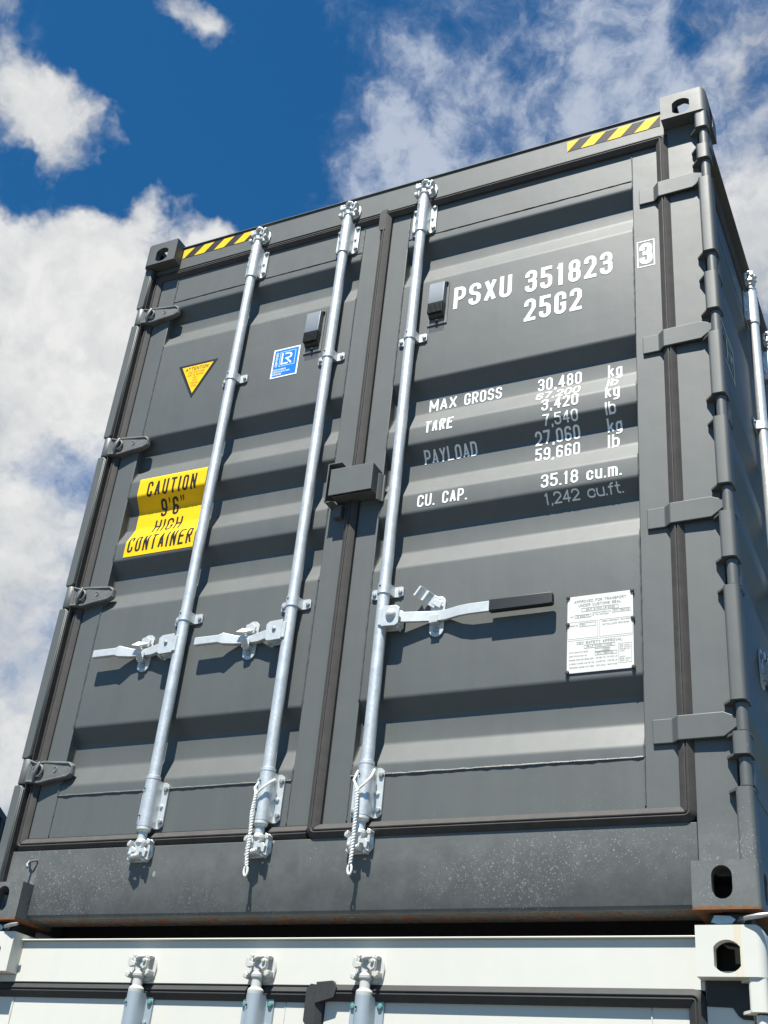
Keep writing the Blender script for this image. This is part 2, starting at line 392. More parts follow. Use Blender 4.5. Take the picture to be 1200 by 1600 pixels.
from mathutils.geometry import delaunay_2d_cdt
def ribbon_tris(pts, w, closed, cap=True):
    """outline of a stroke as triangles; sharp corners are cut and squared off like stencil letters"""
    q = [Vector(pts[0][:2])]
    for p in pts[1:]:
        if (Vector(p[:2]) - q[-1]).length > 2e-6: q.append(Vector(p[:2]))
    if closed and (q[0] - q[-1]).length < 2e-6: q.pop()
    if len(q) < 2: q.append(q[0] + Vector((0, 1e-5)))
    n = len(q)
    def corner(i):
        if not closed and i in (0, n - 1): return False
        d1 = (q[i] - q[i - 1]).normalized(); d2 = (q[(i + 1) % n] - q[i]).normalized()
        return d1.dot(d2) < .45
    cor = [i for i in range(n) if corner(i)]
    runs = []
    if closed and cor:
        q = q[cor[0]:] + q[:cor[0]] + [q[cor[0]]]; n2 = len(q)
        cut = sorted({(c - cor[0]) % n for c in cor}) + [n2 - 1]
        runs = [(q[a:b + 1], False) for a, b in zip(cut, cut[1:])]
    elif closed: runs = [(q, True)]
    else:
        cut = [0] + cor + [n - 1]
        runs = [(q[a:b + 1], False) for a, b in zip(cut, cut[1:])]
    T = []
    for ps, cl in runs:
        ps = [p.copy() for p in ps]; n = len(ps)
        if not cl:
            for e, i in ((0, 1), (-1, -2)):
                d = (ps[e] - ps[i]).normalized()
                straight = min(abs(d.x), abs(d.y)) < .05
                if cap or len(runs) > 1: ps[e] = ps[e] + d * (w / 2 if straight else w * .12)
        L = []
        for i in range(n):
            p = ps[i]
            d1 = (p - ps[i - 1]).normalized() if (cl or i) else None
            d2 = (ps[(i + 1) % n] - p).normalized() if (cl or i < n - 1) else None
            d1 = d1 or d2; d2 = d2 or d1
            n1 = Vector((-d1.y, d1.x)); n2 = Vector((-d2.y, d2.x)); mt = n1 + n2
            mt = mt / mt.dot(n1) if mt.length > .2 and abs(mt.dot(n1)) > 1e-4 else n1
            L.append((p + mt * w / 2, p - mt * w / 2))
        for i in range(n if cl else n - 1):
            (a, b), (c, d) = L[i], L[(i + 1) % n]
            T.append((a, b, d)); T.append((a, d, c))
    return T

def fill_union(bm, tris, depth, mi):
    """overlapping strokes welded into one clean flat shape"""
    K = 100.0; vs = []; fs = []
    for t in tris:
        if abs((t[1] - t[0]).cross(t[2] - t[0])) < 1e-10: continue
        if (t[1] - t[0]).cross(t[2] - t[0]) < 0: t = (t[0], t[2], t[1])
        k = len(vs); vs += [Vector((p.x * K, p.y * K)) for p in t]; fs.append([k, k + 1, k + 2])
    if not fs: return
    V, E_, F, _a, _b, src = delaunay_2d_cdt(vs, [], fs, 0, 1e-5, True)
    F = [f for f, o in zip(F, src) if o]
    used = sorted({i for f in F for i in f})
    nv = {i: bm.verts.new((V[i].x / K, depth, V[i].y / K)) for i in used}
    for f in F:
        try:
            nf = bm.faces.new([nv[i] for i in f]); nf.material_index = mi
        except ValueError: pass

def glyph_path(path, ox, oz, W_, H_, rad):
    closed = path[0] == 'c'
    P = [((ox + q[0] * W_), (oz + q[1] * H_), len(q) > 2) for q in (path[1:] if closed else path)]
    out = []; n = len(P)
    for i, (x, z, rd) in enumerate(P):
        if not rd or (not closed and i in (0, n - 1)): out.append((x, z)); continue
        p = Vector((x, z)); a = Vector(P[i - 1][:2]); b = Vector(P[(i + 1) % n][:2])
        la, lb = (a - p).length, (b - p).length
        rr = min(rad, la * (.5 if P[i - 1][2] else .95), lb * (.5 if P[(i + 1) % n][2] else .95))
        A = p + (a - p).normalized() * rr; B = p + (b - p).normalized() * rr
        for t in (0, .15, .3, .5, .7, .85, 1):
            w = .7071; den = (1 - t) ** 2 + 2 * w * t * (1 - t) + t * t
            c = (A * (1 - t) ** 2 + p * 2 * w * t * (1 - t) + B * t ** 2) / den
            if not out or (Vector(out[-1]) - c).length > 1e-6: out.append((c.x, c.y))
    return out, closed

def text_bm(bm, txt, x0, x1, z0, h, sw=.2, gap=None, depth=0.0, mi=0):
    """letters of cap height h from baseline z0, spread to fill x0..x1; sw = stroke share of the height"""
    s = sw * h; adv = [NARROW.get(ch, 1.0) for ch in txt]
    g = gap * h if gap is not None else .16 * h
    n = len(txt); wi = ((x1 - x0) - n * s - (n - 1) * g) / max(.001, sum(adv))
    if wi < .12 * h: wi = .12 * h
    x = x0
    for ch, f in zip(txt, adv):
        w = wi * f; tr = []
        for st in GL.get(ch, ()):
            path, closed = glyph_path(st, x + s / 2, z0 + s / 2, max(w, 1e-6), h - s, .36 * (wi + s))
            if ch in 'Il.': path = [(x + s / 2, p[1]) for p in path]
            tr += ribbon_tris(path, s, closed)
        if tr: fill_union(bm, tr, depth, mi)
        x += s + w + g

# ------------------------------------------------------------------ the corrugated panel's section
def round_profile(pts, rad=.008, n=4):
    out = [pts[0]]
    for i in range(1, len(pts) - 1):
        p = Vector(pts[i]); a = Vector(pts[i - 1]); b = Vector(pts[i + 1])
        ra = min(rad, .45 * (a - p).length); rb = min(rad, .45 * (b - p).length)
        A = p + (a - p).normalized() * ra; B = p + (b - p).normalized() * rb
        for t in [j / n for j in range(n + 1)]:
            c = A * (1 - t) ** 2 + p * 2 * t * (1 - t) + B * t ** 2; out.append((c.x, c.y))
    out.append(pts[-1]); return out

FACE, DEEP = .06, .096
GROOVES = [(2.537, 2.417, 2.335), (1.868, 1.737, 1.663), (1.592, 1.458, 1.387), (1.313, 1.180, 1.109), (.657, .522, .450)]
def door_profile(zm):
    pts = [(FACE, zm(2.575))]
    for a, c, d in GROOVES:
        pts += [(FACE, zm(a)), (DEEP, zm(a) - .055), (DEEP, zm(c)), (FACE, zm(d))]
    pts.append((FACE, zm(.415)))
    return round_profile(pts)
PROF = door_profile(lambda z: z)
def prof_y(z):
    P = PROF
    if z >= P[0][1]: return P[0][0]
    for i in range(len(P) - 1):
        if P[i][1] >= z >= P[i + 1][1]:
            t = (P[i][1] - z) / max(1e-9, P[i][1] - P[i + 1][1]); return P[i][0] + (P[i + 1][0] - P[i][0]) * t
    return P[-1][0]

def drape(bm, off=.0009):
    """lay flat lettering (x, depth, z) on the folded door sheet"""
    zs = [v.co.z for v in bm.verts]; lo, hi = min(zs), max(zs)
    for y, z in PROF:
        if lo < z < hi:
            bmesh.ops.bisect_plane(bm, geom=bm.verts[:] + bm.edges[:] + bm.faces[:], plane_co=(0, 0, z), plane_no=(0, 0, 1), dist=1e-7)
    for v in bm.verts: v.co.y = prof_y(v.co.z) - off + v.co.y

def flat_mesh(bm, name, mats):
    for f in bm.faces:
        f.normal_update()
        if f.normal.y > 0: f.normal_flip()
    me = bpy.data.meshes.new(name); bm.to_mesh(me); bm.free()
    for q in (mats if isinstance(mats, (list, tuple)) else [mats]): me.materials.append(q)
    return me

def quad(bm, x0, x1, z0, z1, d=0.0, mi=0):
    f = bm.faces.new([bm.verts.new(p) for p in ((x0, d, z0), (x1, d, z0), (x1, d, z1), (x0, d, z1))]); f.material_index = mi
def poly(bm, pts, d=0.0, mi=0):
    f = bm.faces.new([bm.verts.new((x, d, z)) for x, z in pts]); f.material_index = mi

def bead(mb, path, r=.003, jit=.35, mi=0, step=.012):
    """an uneven weld bead along a path"""
    P = [Vector(p) for p in path]; out = []
    for a, b in zip(P, P[1:]):
        n = max(1, int((b - a).length / step))
        for i in range(n): out.append(a.lerp(b, i / n))
    out.append(P[-1])
    rs = [r * (1 + random.uniform(-jit, jit)) for _ in out]
    out = [p + Vector((random.uniform(-1, 1), random.uniform(-.5, .5), random.uniform(-1, 1))) * r * .22 for p in out]
    mb.tube(out, rs, 5, mi)

# ------------------------------------------------------------------ hardware shared by the containers
HW = {}
def arc(cx, cy, r, a0, a1, n):
    return [(cx + r * math.cos(R(a0 + (a1 - a0) * i / n)), cy + r * math.sin(R(a0 + (a1 - a0) * i / n))) for i in range(n + 1)]

def hat_section(fx, r, ry=.03, back=.0585, th=.006):
    """outline (x, y) of a folded bracket that wraps over the rod"""
    xs = r + .0035
    outer = [(-fx, back), (-fx, back - th), (-xs, back - th), (-r, ry + .006)] + [(p[0], p[1]) for p in arc(0, ry, r, 180, 360, 12)][1:-1] + [(r, ry + .006), (xs, back - th), (fx, back - th), (fx, back)]
    return outer

def make_hardware():
    ry = .03
    # guide bracket with sleeve: height .15
    mb = MB(); rings = []
    for z, fx in ((.0, .036), (.004, .043), (.012, .0495), (.138, .0495), (.146, .043), (.150, .036)):
        rings.append([(x, y, z) for x, y in hat_section(fx, .0232)])
    mb.loft(rings)
    for sx in (-1, 1):
        for z in (.022, .128): mb.bolt(sx * .0405, .0525, z, .0085, .008, 1)
        mb.lathe([(.006, .052), (.0055, .047), (.001, .046)], (sx * .034, 0, .072), 'y', 8, 0)
    for z in (.03, .118): mb.lathe([(.0032, .004), (.0032, .0028), (.0005, .0026)], (-.008, 0.0012, z), 'y', 8, 2)
    HW['bracket'] = mb
    # narrow clamp
    mb = MB(); rings = []
    for z, fx in ((-.018, .046), (-.013, .056), (.013, .056), (.018, .050)):
        rings.append([(x, y, z) for x, y in hat_section(fx, .0225, ry, .0585, .005)])
    mb.loft(rings)
    for sx in (-1, 1): mb.bolt(sx * .046, .0535, -.002, .0075, .007, 1)
    mb.lathe([(.0034, .008), (.0034, .0066), (.0005, .0064)], (-.006, .0008, .006), 'y', 8, 2)
    HW['clamp'] = mb
    # cam end: neck, collar and claws (built for the top end, z = 0 at the sleeve's outer face)
    mb = MB()
    mb.lathe([(.0215, -.004), (.0228, .003), (.0228, .010), (.019, .015), (.0150, .017), (.0143, .040), (.0180, .043), (.0185, .051), (.014, .057), (.012, .064), (.011, .084)], (0, ry, 0), 'z', 18)
    def lump(pts, y0, y1): mb.prism(pts, 'y', y0, y1)
    lump([(-.013, .060), (.013, .060), (.012, .080), (.007, .101), (-.005, .101), (-.010, .082)], .018, .044)
    lump([(-.043, .078), (-.034, .068), (-.010, .072), (-.010, .082), (-.026, .084), (-.030, .096), (-.040, .098)], .012, .026)
    lump([(.008, .072), (.024, .062), (.036, .068), (.038, .088), (.029, .094), (.024, .080), (.008, .082)], .014, .030)
    mb.tube([(-.008, .014, .092), (.010, .010, .096), (.026, .016, .098)], [.007, .008, .005], 7)
    mb.lathe([(.007, .010), (.006, .000), (.001, -.001)], (.028, .008, .086), 'y', 8)
    for v in mb.bm.verts:
        if v.co.z > .059: v.co.x *= .84
    HW['cam'] = mb
    # keeper for the cam, welded to header or sill (same datum as the cam)
    mb = MB()
    mb.prism([(-.046, .044), (-.034, .034), (.036, .034), (.054, .046), (.058, .072), (.052, .094), (.036, .106), (-.032, .104), (-.048, .088)], 'y', .0425, .0505)
    mb.prism([(-.050, .044), (-.036, .038), (-.031, .050), (-.038, .057), (-.050, .056)], 'y', .016, .044)
    mb.prism([(.038, .042), (.052, .050), (.052, .062), (.044, .062), (.036, .054)], 'y', .014, .044)
    mb.prism([(.024, .096), (.040, .092), (.047, .101), (.032, .109)], 'y', .020, .044)
    mb.prism([(-.038, .100), (-.024, .095), (-.020, .104), (-.034, .110)], 'y', .022, .044)
    for v in mb.bm.verts: v.co.x *= .82
    HW['keeper'] = mb

def handle_mesh(long_grip):
    """lock handle; hub on the rod axis at x = 0, lies towards -x, or towards +x with a rubber grip"""
    mb = MB()
    if not long_grip:
        pts = [(-.358, .022, .014, .0, .016), (-.35, .021, .0145, .0, .017), (-.262, .022, .0145, .0, .017), (-.245, .024, .021, .0, .02), (-.205, .040, .016, -.003, .018), (-.158, .046, .0125, -.006, .02), (-.118, .042, .017, -.003, .018), (-.080, .030, .0165, .0, .014), (-.030, .028, .015, .0, .012)]
    else:
        pts = [(.02, .026, .016, 0, .012), (.07, .028, .0175, 0, .010), (.12, .036, .0175, -.001, .010), (.185, .046, .0175, -.002, .010), (.215, .045, .0175, -.001, .010), (.265, .032, .0175, 0, .010), (.30, .028, .0175, 0, .010), (.41, .028, .0175, 0, .010)]
    rings = []
    for x, y, hz, cz, th in pts:
        rings.append([(x, y - th * .5, cz - hz), (x, y - th * .5, cz + hz), (x, y + th * .5, cz + hz), (x, y + th * .5, cz - hz)])
    mb.loft(rings)
    return mb

def hub_mesh(side):
    mb = MB(); s = side
    for y0, y1 in ((.004, .010), (.043, .049)):
        pts = [(s * .012, -.034), (s * .060, -.036), (s * .070, -.030), (s * .072, .024), (s * .060, .034), (s * .012, .036)]
        mb.prism(pts, 'y', y0, y1)
    mb.prism([(s * .0, -.028), (s * .022, -.028), (s * .022, .028), (s * .0, .028)], 'y', .006, .047)
    if s > 0: mb.lathe([(.018, .005), (.0175, .001), (.013, -.005), (.006, -.008), (.001, -.009)], (s * .044, 0, .004), 'y', 14, 0)
    else: mb.bolt(s * .040, .004, .004, .0075, .006, 1)
    mb.prism([(s * .062, -.044), (s * .068, -.044), (s * .068, -.030), (s * .062, -.030)], 'y', .012, .04)
    return mb

def keeper_mesh(open_flap):
    """handle retainer plate bolted to the door, with its swinging latch"""
    mb = MB()
    mb.prism([(-.024, -.050)] + [(p[0], p[1]) for p in arc(0, -.044, .0245, 200, 340, 6)] + [(.024, -.050), (.026, .048)] + [(p[0], p[1]) for p in arc(.002, .046, .0245, 10, 170, 6)] + [(-.024, .048)], 'y', .0535, .0592)
    for z in (-.046, .046): mb.bolt(0, .0535, z, .0095, .009, 1)
    mb.prism([(-.016, -.030), (.012, -.028), (.012, -.004), (-.016, -.006)], 'y', .030, .0335)          # the cradle's lip
    mb.prism([(-.016, -.032), (.012, -.030), (.012, -.025), (-.016, -.027)], 'y', .030, .0545)
    if open_flap:
        f = [(.010, .024), (.020, .044), (-.008, .060), (-.020, .044)]
        mb.prism(f, 'y', .044, .048)
        def bx(t0, t1, y0, y1):
            a = Vector((0, .042)); d = Vector((-.82, .57)); nn = Vector((.57, .82)) * .019
            q = [a + d * t0 - nn, a + d * t1 - nn, a + d * t1 + nn, a + d * t0 + nn]
            mb.loft([[(v.x, y0, v.y) for v in (q[0], q[3])] + [(v.x, y0 + .004, v.y) for v in (q[3], q[0])], [(v.x, y1, v.y) for v in (q[1], q[2])] + [(v.x, y1 + .004, v.y) for v in (q[2], q[1])]])
        for t in ((.0, .025, .046, .044), (.025, .040, .044, .030), (.040, .055, .030, .038), (.055, .070, .038, .022), (.070, .082, .022, .030)): bx(*t)
    else:
        mb.prism([(-.020, .020), (.016, .022), (.020, .044), (.004, .060), (-.018, .054)], 'y', .042, .047)
        mb.loft([[(-.038, .016, .020), (-.010, .018, .016), (-.010, .022, .012), (-.038, .020, .016)], [(-.022, .030, .038), (.014, .042, .034), (.014, .046, .030), (-.022, .034, .034)]])
        mb.loft([[(-.012, .016, -.012), (.008, .018, -.010), (.008, .022, -.014), (-.012, .020, -.016)], [(-.014, .034, -.034), (.010, .034, -.032), (.010, .038, -.036), (-.014, .038, -.038)]])
    return mb

def hinge_mesh():
    """forged blade of the left door: knuckle at the post, tapering arm with raised rim and ring boss"""
    mb = MB()
    def zz(x): return 0
    out = [(-1.185, .040), (-1.150, .030), (-1.120, .035), (-1.020, .029), (-1.006, .018), (-1.004, -.014), (-1.020, -.024), (-1.130, -.043), (-1.165, -.040), (-1.185, -.040)]
    a = [(x, .030 if x < -1.1 else .046, z) for x, z in out]; b = [(x, .062, z) for x, z in out]
    mb.loft([b, a])
    # raised rim
    rim = [(-1.178, .036), (-1.150, .026), (-1.118, .030), (-1.024, .025), (-1.010, .014), (-1.009, -.011), (-1.024, -.020), (-1.128, -.038), (-1.178, -.036)]
    mb.tube([(x, .0275 if x < -1.14 else .034 + .011 * (x + 1.14) / .13, z) for x, z in rim], .0042, 6)
    mb.tube([(-1.140 + .021 * math.cos(R(t)), .028, .0 + .021 * math.sin(R(t))) for t in range(0, 361, 24)], .0045, 6)
    mb.tube([(-1.137, .028, .030), (-1.140, .022, .006), (-1.146, .022, -.016), (-1.148, .028, -.036)], [.006, .008, .008, .005], 8)
    mb.tube([(-1.075 + .007 * math.cos(R(t)), .0395, .004 + .009 * math.sin(R(t))) for t in range(-150, 151, 30)], .002, 5)
    mb.lathe([(.0165, -.044), (.0185, -.041), (.0185, .041), (.0165, .044)], (-1.198, .040, 0), 'z', 16)
    mb.box(-1.198, -1.170, .028, .050, -.038, .038)
    return mb

make_hardware()
HWM = {}
def hw(key, style):
    """mesh data of one fitting in one finish, made once and shared"""
    kk = (key, style)
    if kk not in HWM:
        gm, bm_, cm = ((M['galv'], M['bolt'], M['zinc']) if style == 'grey' else (M['wgalv'], M['gbolt'], M['wcam']))
        hole = M['black']
        if key in ('bracket', 'clamp', 'cam', 'keeper'):
            b2 = HW[key].bm.copy(); mb = MB(); mb.bm.free(); mb.bm = b2
            mats = {'bracket': [gm, bm_, hole], 'clamp': [gm, bm_, hole], 'cam': [cm, bm_], 'keeper': [cm if style == 'grey' else M['wcam'], bm_]}[key]
        elif key == 'handle': mb = handle_mesh(False); mats = [cm]
        elif key == 'long_handle': mb = handle_mesh(True); mats = [cm]
        elif key == 'hub_left': mb = hub_mesh(-1); mats = [cm, bm_]
        elif key == 'hub_right': mb = hub_mesh(1); mats = [cm, bm_]
        elif key == 'latch': mb = keeper_mesh(False); mats = [cm, bm_]
        elif key == 'open_latch': mb = keeper_mesh(True); mats = [cm, bm_]
        elif key == 'grip':
            mb = MB(); mb.loft([[(x, .0285 + .011 * c * k_, .0195 * s_ * k_) for c, s_ in ((-1, -1), (-1, 1), (1, 1), (1, -1))] for x, k_ in ((.364, .96), (.367, 1), (.556, 1), (.563, .9), (.565, .7))]); mats = [M['grip']]
        elif key == 'hinge': mb = hinge_mesh(); mats = [M['grey'] if style == 'grey' else M['white']]
        HWM[kk] = mb.mesh(key, mats)
    return HWM[kk]

def flipped_z(me, name):
    key = (me.name, 'flip')
    if key not in HWM:
        b = bmesh.new(); b.from_mesh(me)
        for v in b.verts: v.co.z *= -1; v.co.x *= -1
        bmesh.ops.recalc_face_normals(b, faces=b.faces[:])
        n = bpy.data.meshes.new(name); b.to_mesh(n); b.free()
        for q in me.materials: n.materials.append(q)
        n.polygons.foreach_set('use_smooth', [True] * len(n.polygons)); n.set_sharp_from_angle(angle=R(35))
        HWM[key] = n
    return HWM[key]

# ------------------------------------------------------------------ corner fittings (cast boxes with lashing holes)
def stadium(w, h, n=10):
    r = w / 2; s = max(0.0, h / 2 - r)
    return [(r * math.cos(R(t)), s + r * math.sin(R(t))) for t in [180 * i / n for i in range(n + 1)]] + [(r * math.cos(R(t)), -s + r * math.sin(R(t))) for t in [180 + 180 * i / n for i in range(n + 1)]]
def dshape(w, h, n=8):
    r = h / 2; a = math.degrees(math.acos(w / 2 / r))
    return [(r * math.cos(R(a + (180 - 2 * a) * i / n)), r * math.sin(R(a + (180 - 2 * a) * i / n))) for i in range(n + 1)] + [(r * math.cos(R(180 + a + (180 - 2 * a) * i / n)), r * math.sin(R(180 + a + (180 - 2 * a) * i / n))) for i in range(n + 1)]

FITCACHE = {}
def fitting_mesh(top, sx, sy, mat, ins):
    """corner casting filling x 0..sx*.162, y 0..sy*.178, z 0..+-.118 from its outer corner"""
    def tmp(mb):
        o = bpy.data.objects.new('temporary', mb.mesh('temporary', [mat, ins], 0)); COL.objects.link(o); return o
    b = MB(); b.box(0, .162, 0, .178, 0, .118)
    bm = b.bm
    ed = [e for e in bm.edges if sum(abs(v.co.x) < 1e-6 for v in e.verts) == 2 and sum(abs(v.co.y) < 1e-6 for v in e.verts) == 2]
    if top:   # outer vertical and upper edges rounded: outer corner is x=0, y=0, z=0 (z measured down)
        e2 = [e for e in bm.edges if sum(abs(v.co.x) < 1e-6 for v in e.verts) == 2 and sum(abs(v.co.z) < 1e-6 for v in e.verts) == 2]
        bmesh.ops.bevel(bm, geom=ed + e2, offset=.024, segments=8, affect='EDGES', profile=.5)
    else:
        bmesh.ops.bevel(bm, geom=ed, offset=.012, segments=7, affect='EDGES', profile=.5)
    base = tmp(b)
    cut = []
    c = MB(); c.box(.028, .134, .030, .146, .026, .094, 1); cut.append(c)
    hz = .072 if top else .065
    if not top: hz = .118 - .065 if False else .065
    c = MB(); sh = dshape(.062, .076) if top else stadium(.050, .081); xh = .089
    c.prism([(xh + p[0], hz + p[1]) for p in sh], 'y', -.01, .06, 0); cut.append(c)
    c = MB(); sh = stadium(.051, .079)
    c.prism([(.089 + p[0], hz + p[1]) for p in sh], 'x', -.01, .06, 0); cut.append(c)
    c = MB(); c.prism([(.081 + p[0], .089 + p[1]) for p in stadium(.0635, .124)], 'z', -.01, .06, 0); cut.append(c)
    cs = [tmp(q) for q in cut]
    for q in cs:
        md = base.modifiers.new('cut', 'BOOLEAN'); md.operation = 'DIFFERENCE'; md.object = q; md.solver = 'EXACT'
    bv = base.modifiers.new('bevel', 'BEVEL'); bv.width = .0035; bv.segments = 2; bv.limit_method = 'ANGLE'; bv.angle_limit = R(50)
    dg = bpy.context.evaluated_depsgraph_get()
    me = bpy.data.meshes.new_from_object(base.evaluated_get(dg))
    for q in cs + [base]:
        mm = q.data; bpy.data.objects.remove(q); bpy.data.meshes.remove(mm)
    bm = bmesh.new(); bm.from_mesh(me); bpy.data.meshes.remove(me)
    return bm

def fitting(parent, X, Y, Z, sx, sy, top, mat, L, W2=None):
    key = top
    if key not in FITCACHE: FITCACHE[key] = fitting_mesh(top, 1, 1, M['grey'], M['black_steel'])
    bm = FITCACHE[key].copy()
    sz = -1 if top else 1
    for v in bm.verts: v.co = Vector((X + sx * v.co.x, Y + sy * v.co.y, Z + sz * v.co.z))
    if sx * sy * sz < 0: bmesh.ops.reverse_faces(bm, faces=bm.faces[:])
    me = bpy.data.meshes.new('corner_fitting'); bm.to_mesh(me); bm.free()
    me.materials.append(mat); me.materials.append(M['black_steel'])
    me.polygons.foreach_set('use_smooth', [True] * len(me.polygons)); me.set_sharp_from_angle(angle=R(11))
    return ob('corner_fitting', me, parent)

# ------------------------------------------------------------------ a side-opening container
def rounded_path(pts, rad, closed):
    out = []; n = len(pts)
    for i, p in enumerate(pts):
        if not closed and i in (0, n - 1): out.append(p); continue
        P = Vector(p); a = Vector(pts[i - 1]); b = Vector(pts[(i + 1) % n])
        A = P + (a - P).normalized() * rad; B = P + (b - P).normalized() * rad
        for t in (0, .25, .5, .75, 1):
            c = A * (1 - t) ** 2 + P * 2 * t * (1 - t) + B * t ** 2; out.append((c.x, c.y))
    return out

def leaf(parent, name, x0, x1, zb, zt, prof, pm, bm_, stl=.082, str_=.082, ztr=None, zbr=None, loc=(0, 0, 0), rz=0, thick=.05):
    """one door leaf: welded frame, folded sheet and weld beads"""
    mb = MB()
    pt, pb = prof[0][1], prof[-1][1]
    mb.box(x0, x0 + stl, FACE, FACE + thick, zb, zt)
    mb.box(x1 - str_, x1, FACE, FACE + thick, zb, zt)
    mb.box(x0 + stl, x1 - str_, FACE + .0006, FACE + thick, pt, zt)
    mb.box(x0 + stl, x1 - str_, FACE + .0006, FACE + thick, zb, pb)
    d = ob(name, mb.mesh(name, pm), parent, loc, rz, bev=.0035)
    mb = MB()
    a, b = x0 + stl, x1 - str_
    poly_ = [(y + .0003, z) for y, z in prof] + [(y + .0035, z) for y, z in reversed(prof)]
    mb.prism(poly_, 'x', a, b)
    ob('corrugated_panel', mb.mesh('corrugated_panel', pm, 30), d)
    mb = MB()
    for x in (a, b): bead(mb, [(x, y - .0005, z) for y, z in prof], .0028)
    bead(mb, [(a, FACE, pt), (b, FACE, pt)], .0024, .22, 0, .02); bead(mb, [(a, FACE, pb), (b, FACE, pb)], .0036, .28, 0, .018)
    for x in (a, b):
        bead(mb, [(x, FACE, zt - .01), (x, FACE, pt)], .0022, .4); bead(mb, [(x, FACE, pb), (x, FACE, zb + .01)], .0022, .4)
    ob('weld_bead', mb.mesh('weld_bead', bm_), d)
    return d

def lock_rod(parent, x, zb, zt, style, hz=None, kind=None, clamps=(), loc=(0, 0, 0), rz=0, keep=None, ends=True, label=None):
    """galvanised locking bar with sleeves, clamps, cams and handle; zb/zt are the sleeves' outer faces"""
    mb = MB(); ry = .03
    mb.lathe([(.0195, zb - .01), (.0195, zt + .01)], (0, ry, 0), 'z', 22)
    for z in (zb + .157, zt - .157):   # collars where the bar enters the sleeves
        mb.lathe([(.020, z - .006), (.0235, z - .004), (.0235, z + .006), (.020, z + .008)], (0, ry, 0), 'z', 20)
    p = (x, 0, 0) if rz == 0 else (loc[0], x, 0)
    rod = ob('lock_rod', mb.mesh('lock_rod', M['galv'] if style == 'grey' else M['wgalv']), parent, p, rz, label)
    br = hw('bracket', style)
    ob('guide_bracket', br, rod, (0, 0, zt - .150)); ob('guide_bracket', br, rod, (0, 0, zb))
    for z in clamps: ob('rod_clamp', hw('clamp', style), rod, (0, 0, z))
    cm = hw('cam', style)
    ob('locking_cam', cm, rod, (0, 0, zt), bev=.002)
    ob('locking_cam', flipped_z(cm, 'locking_cam'), rod, (0, 0, zb), bev=.002)
    if kind == 'short':
        ob('handle_hub', hw('hub_left', style), rod, (0, 0, hz), bev=.0015)
        ob('lock_handle', hw('handle', style), rod, (0, 0, hz), bev=.003)
        ob('handle_latch', hw('latch', style), rod, (-.158, 0, hz - .002), bev=.0012)
    if kind == 'long':
        ob('handle_hub', hw('hub_right', style), rod, (0, 0, hz), bev=.0015)
        ob('lock_handle', hw('long_handle', style), rod, (0, 0, hz), bev=.002)
        ob('handle_grip', hw('grip', style), rod, (0, 0, hz), bev=.004)
        ob('handle_latch', hw('open_latch', style), rod, (.180, 0, hz + .002), bev=.0012)
    # cam keepers on the frame
    q = dict(rz=rz)
    kp = hw('keeper', style)
    ob('cam_keeper', kp, parent, (p[0], p[1], zt), rz, bev=.003)
    ob('cam_keeper', flipped_z(kp, 'cam_keeper'), parent, (p[0], p[1], zb), rz, bev=.003)
    return rod

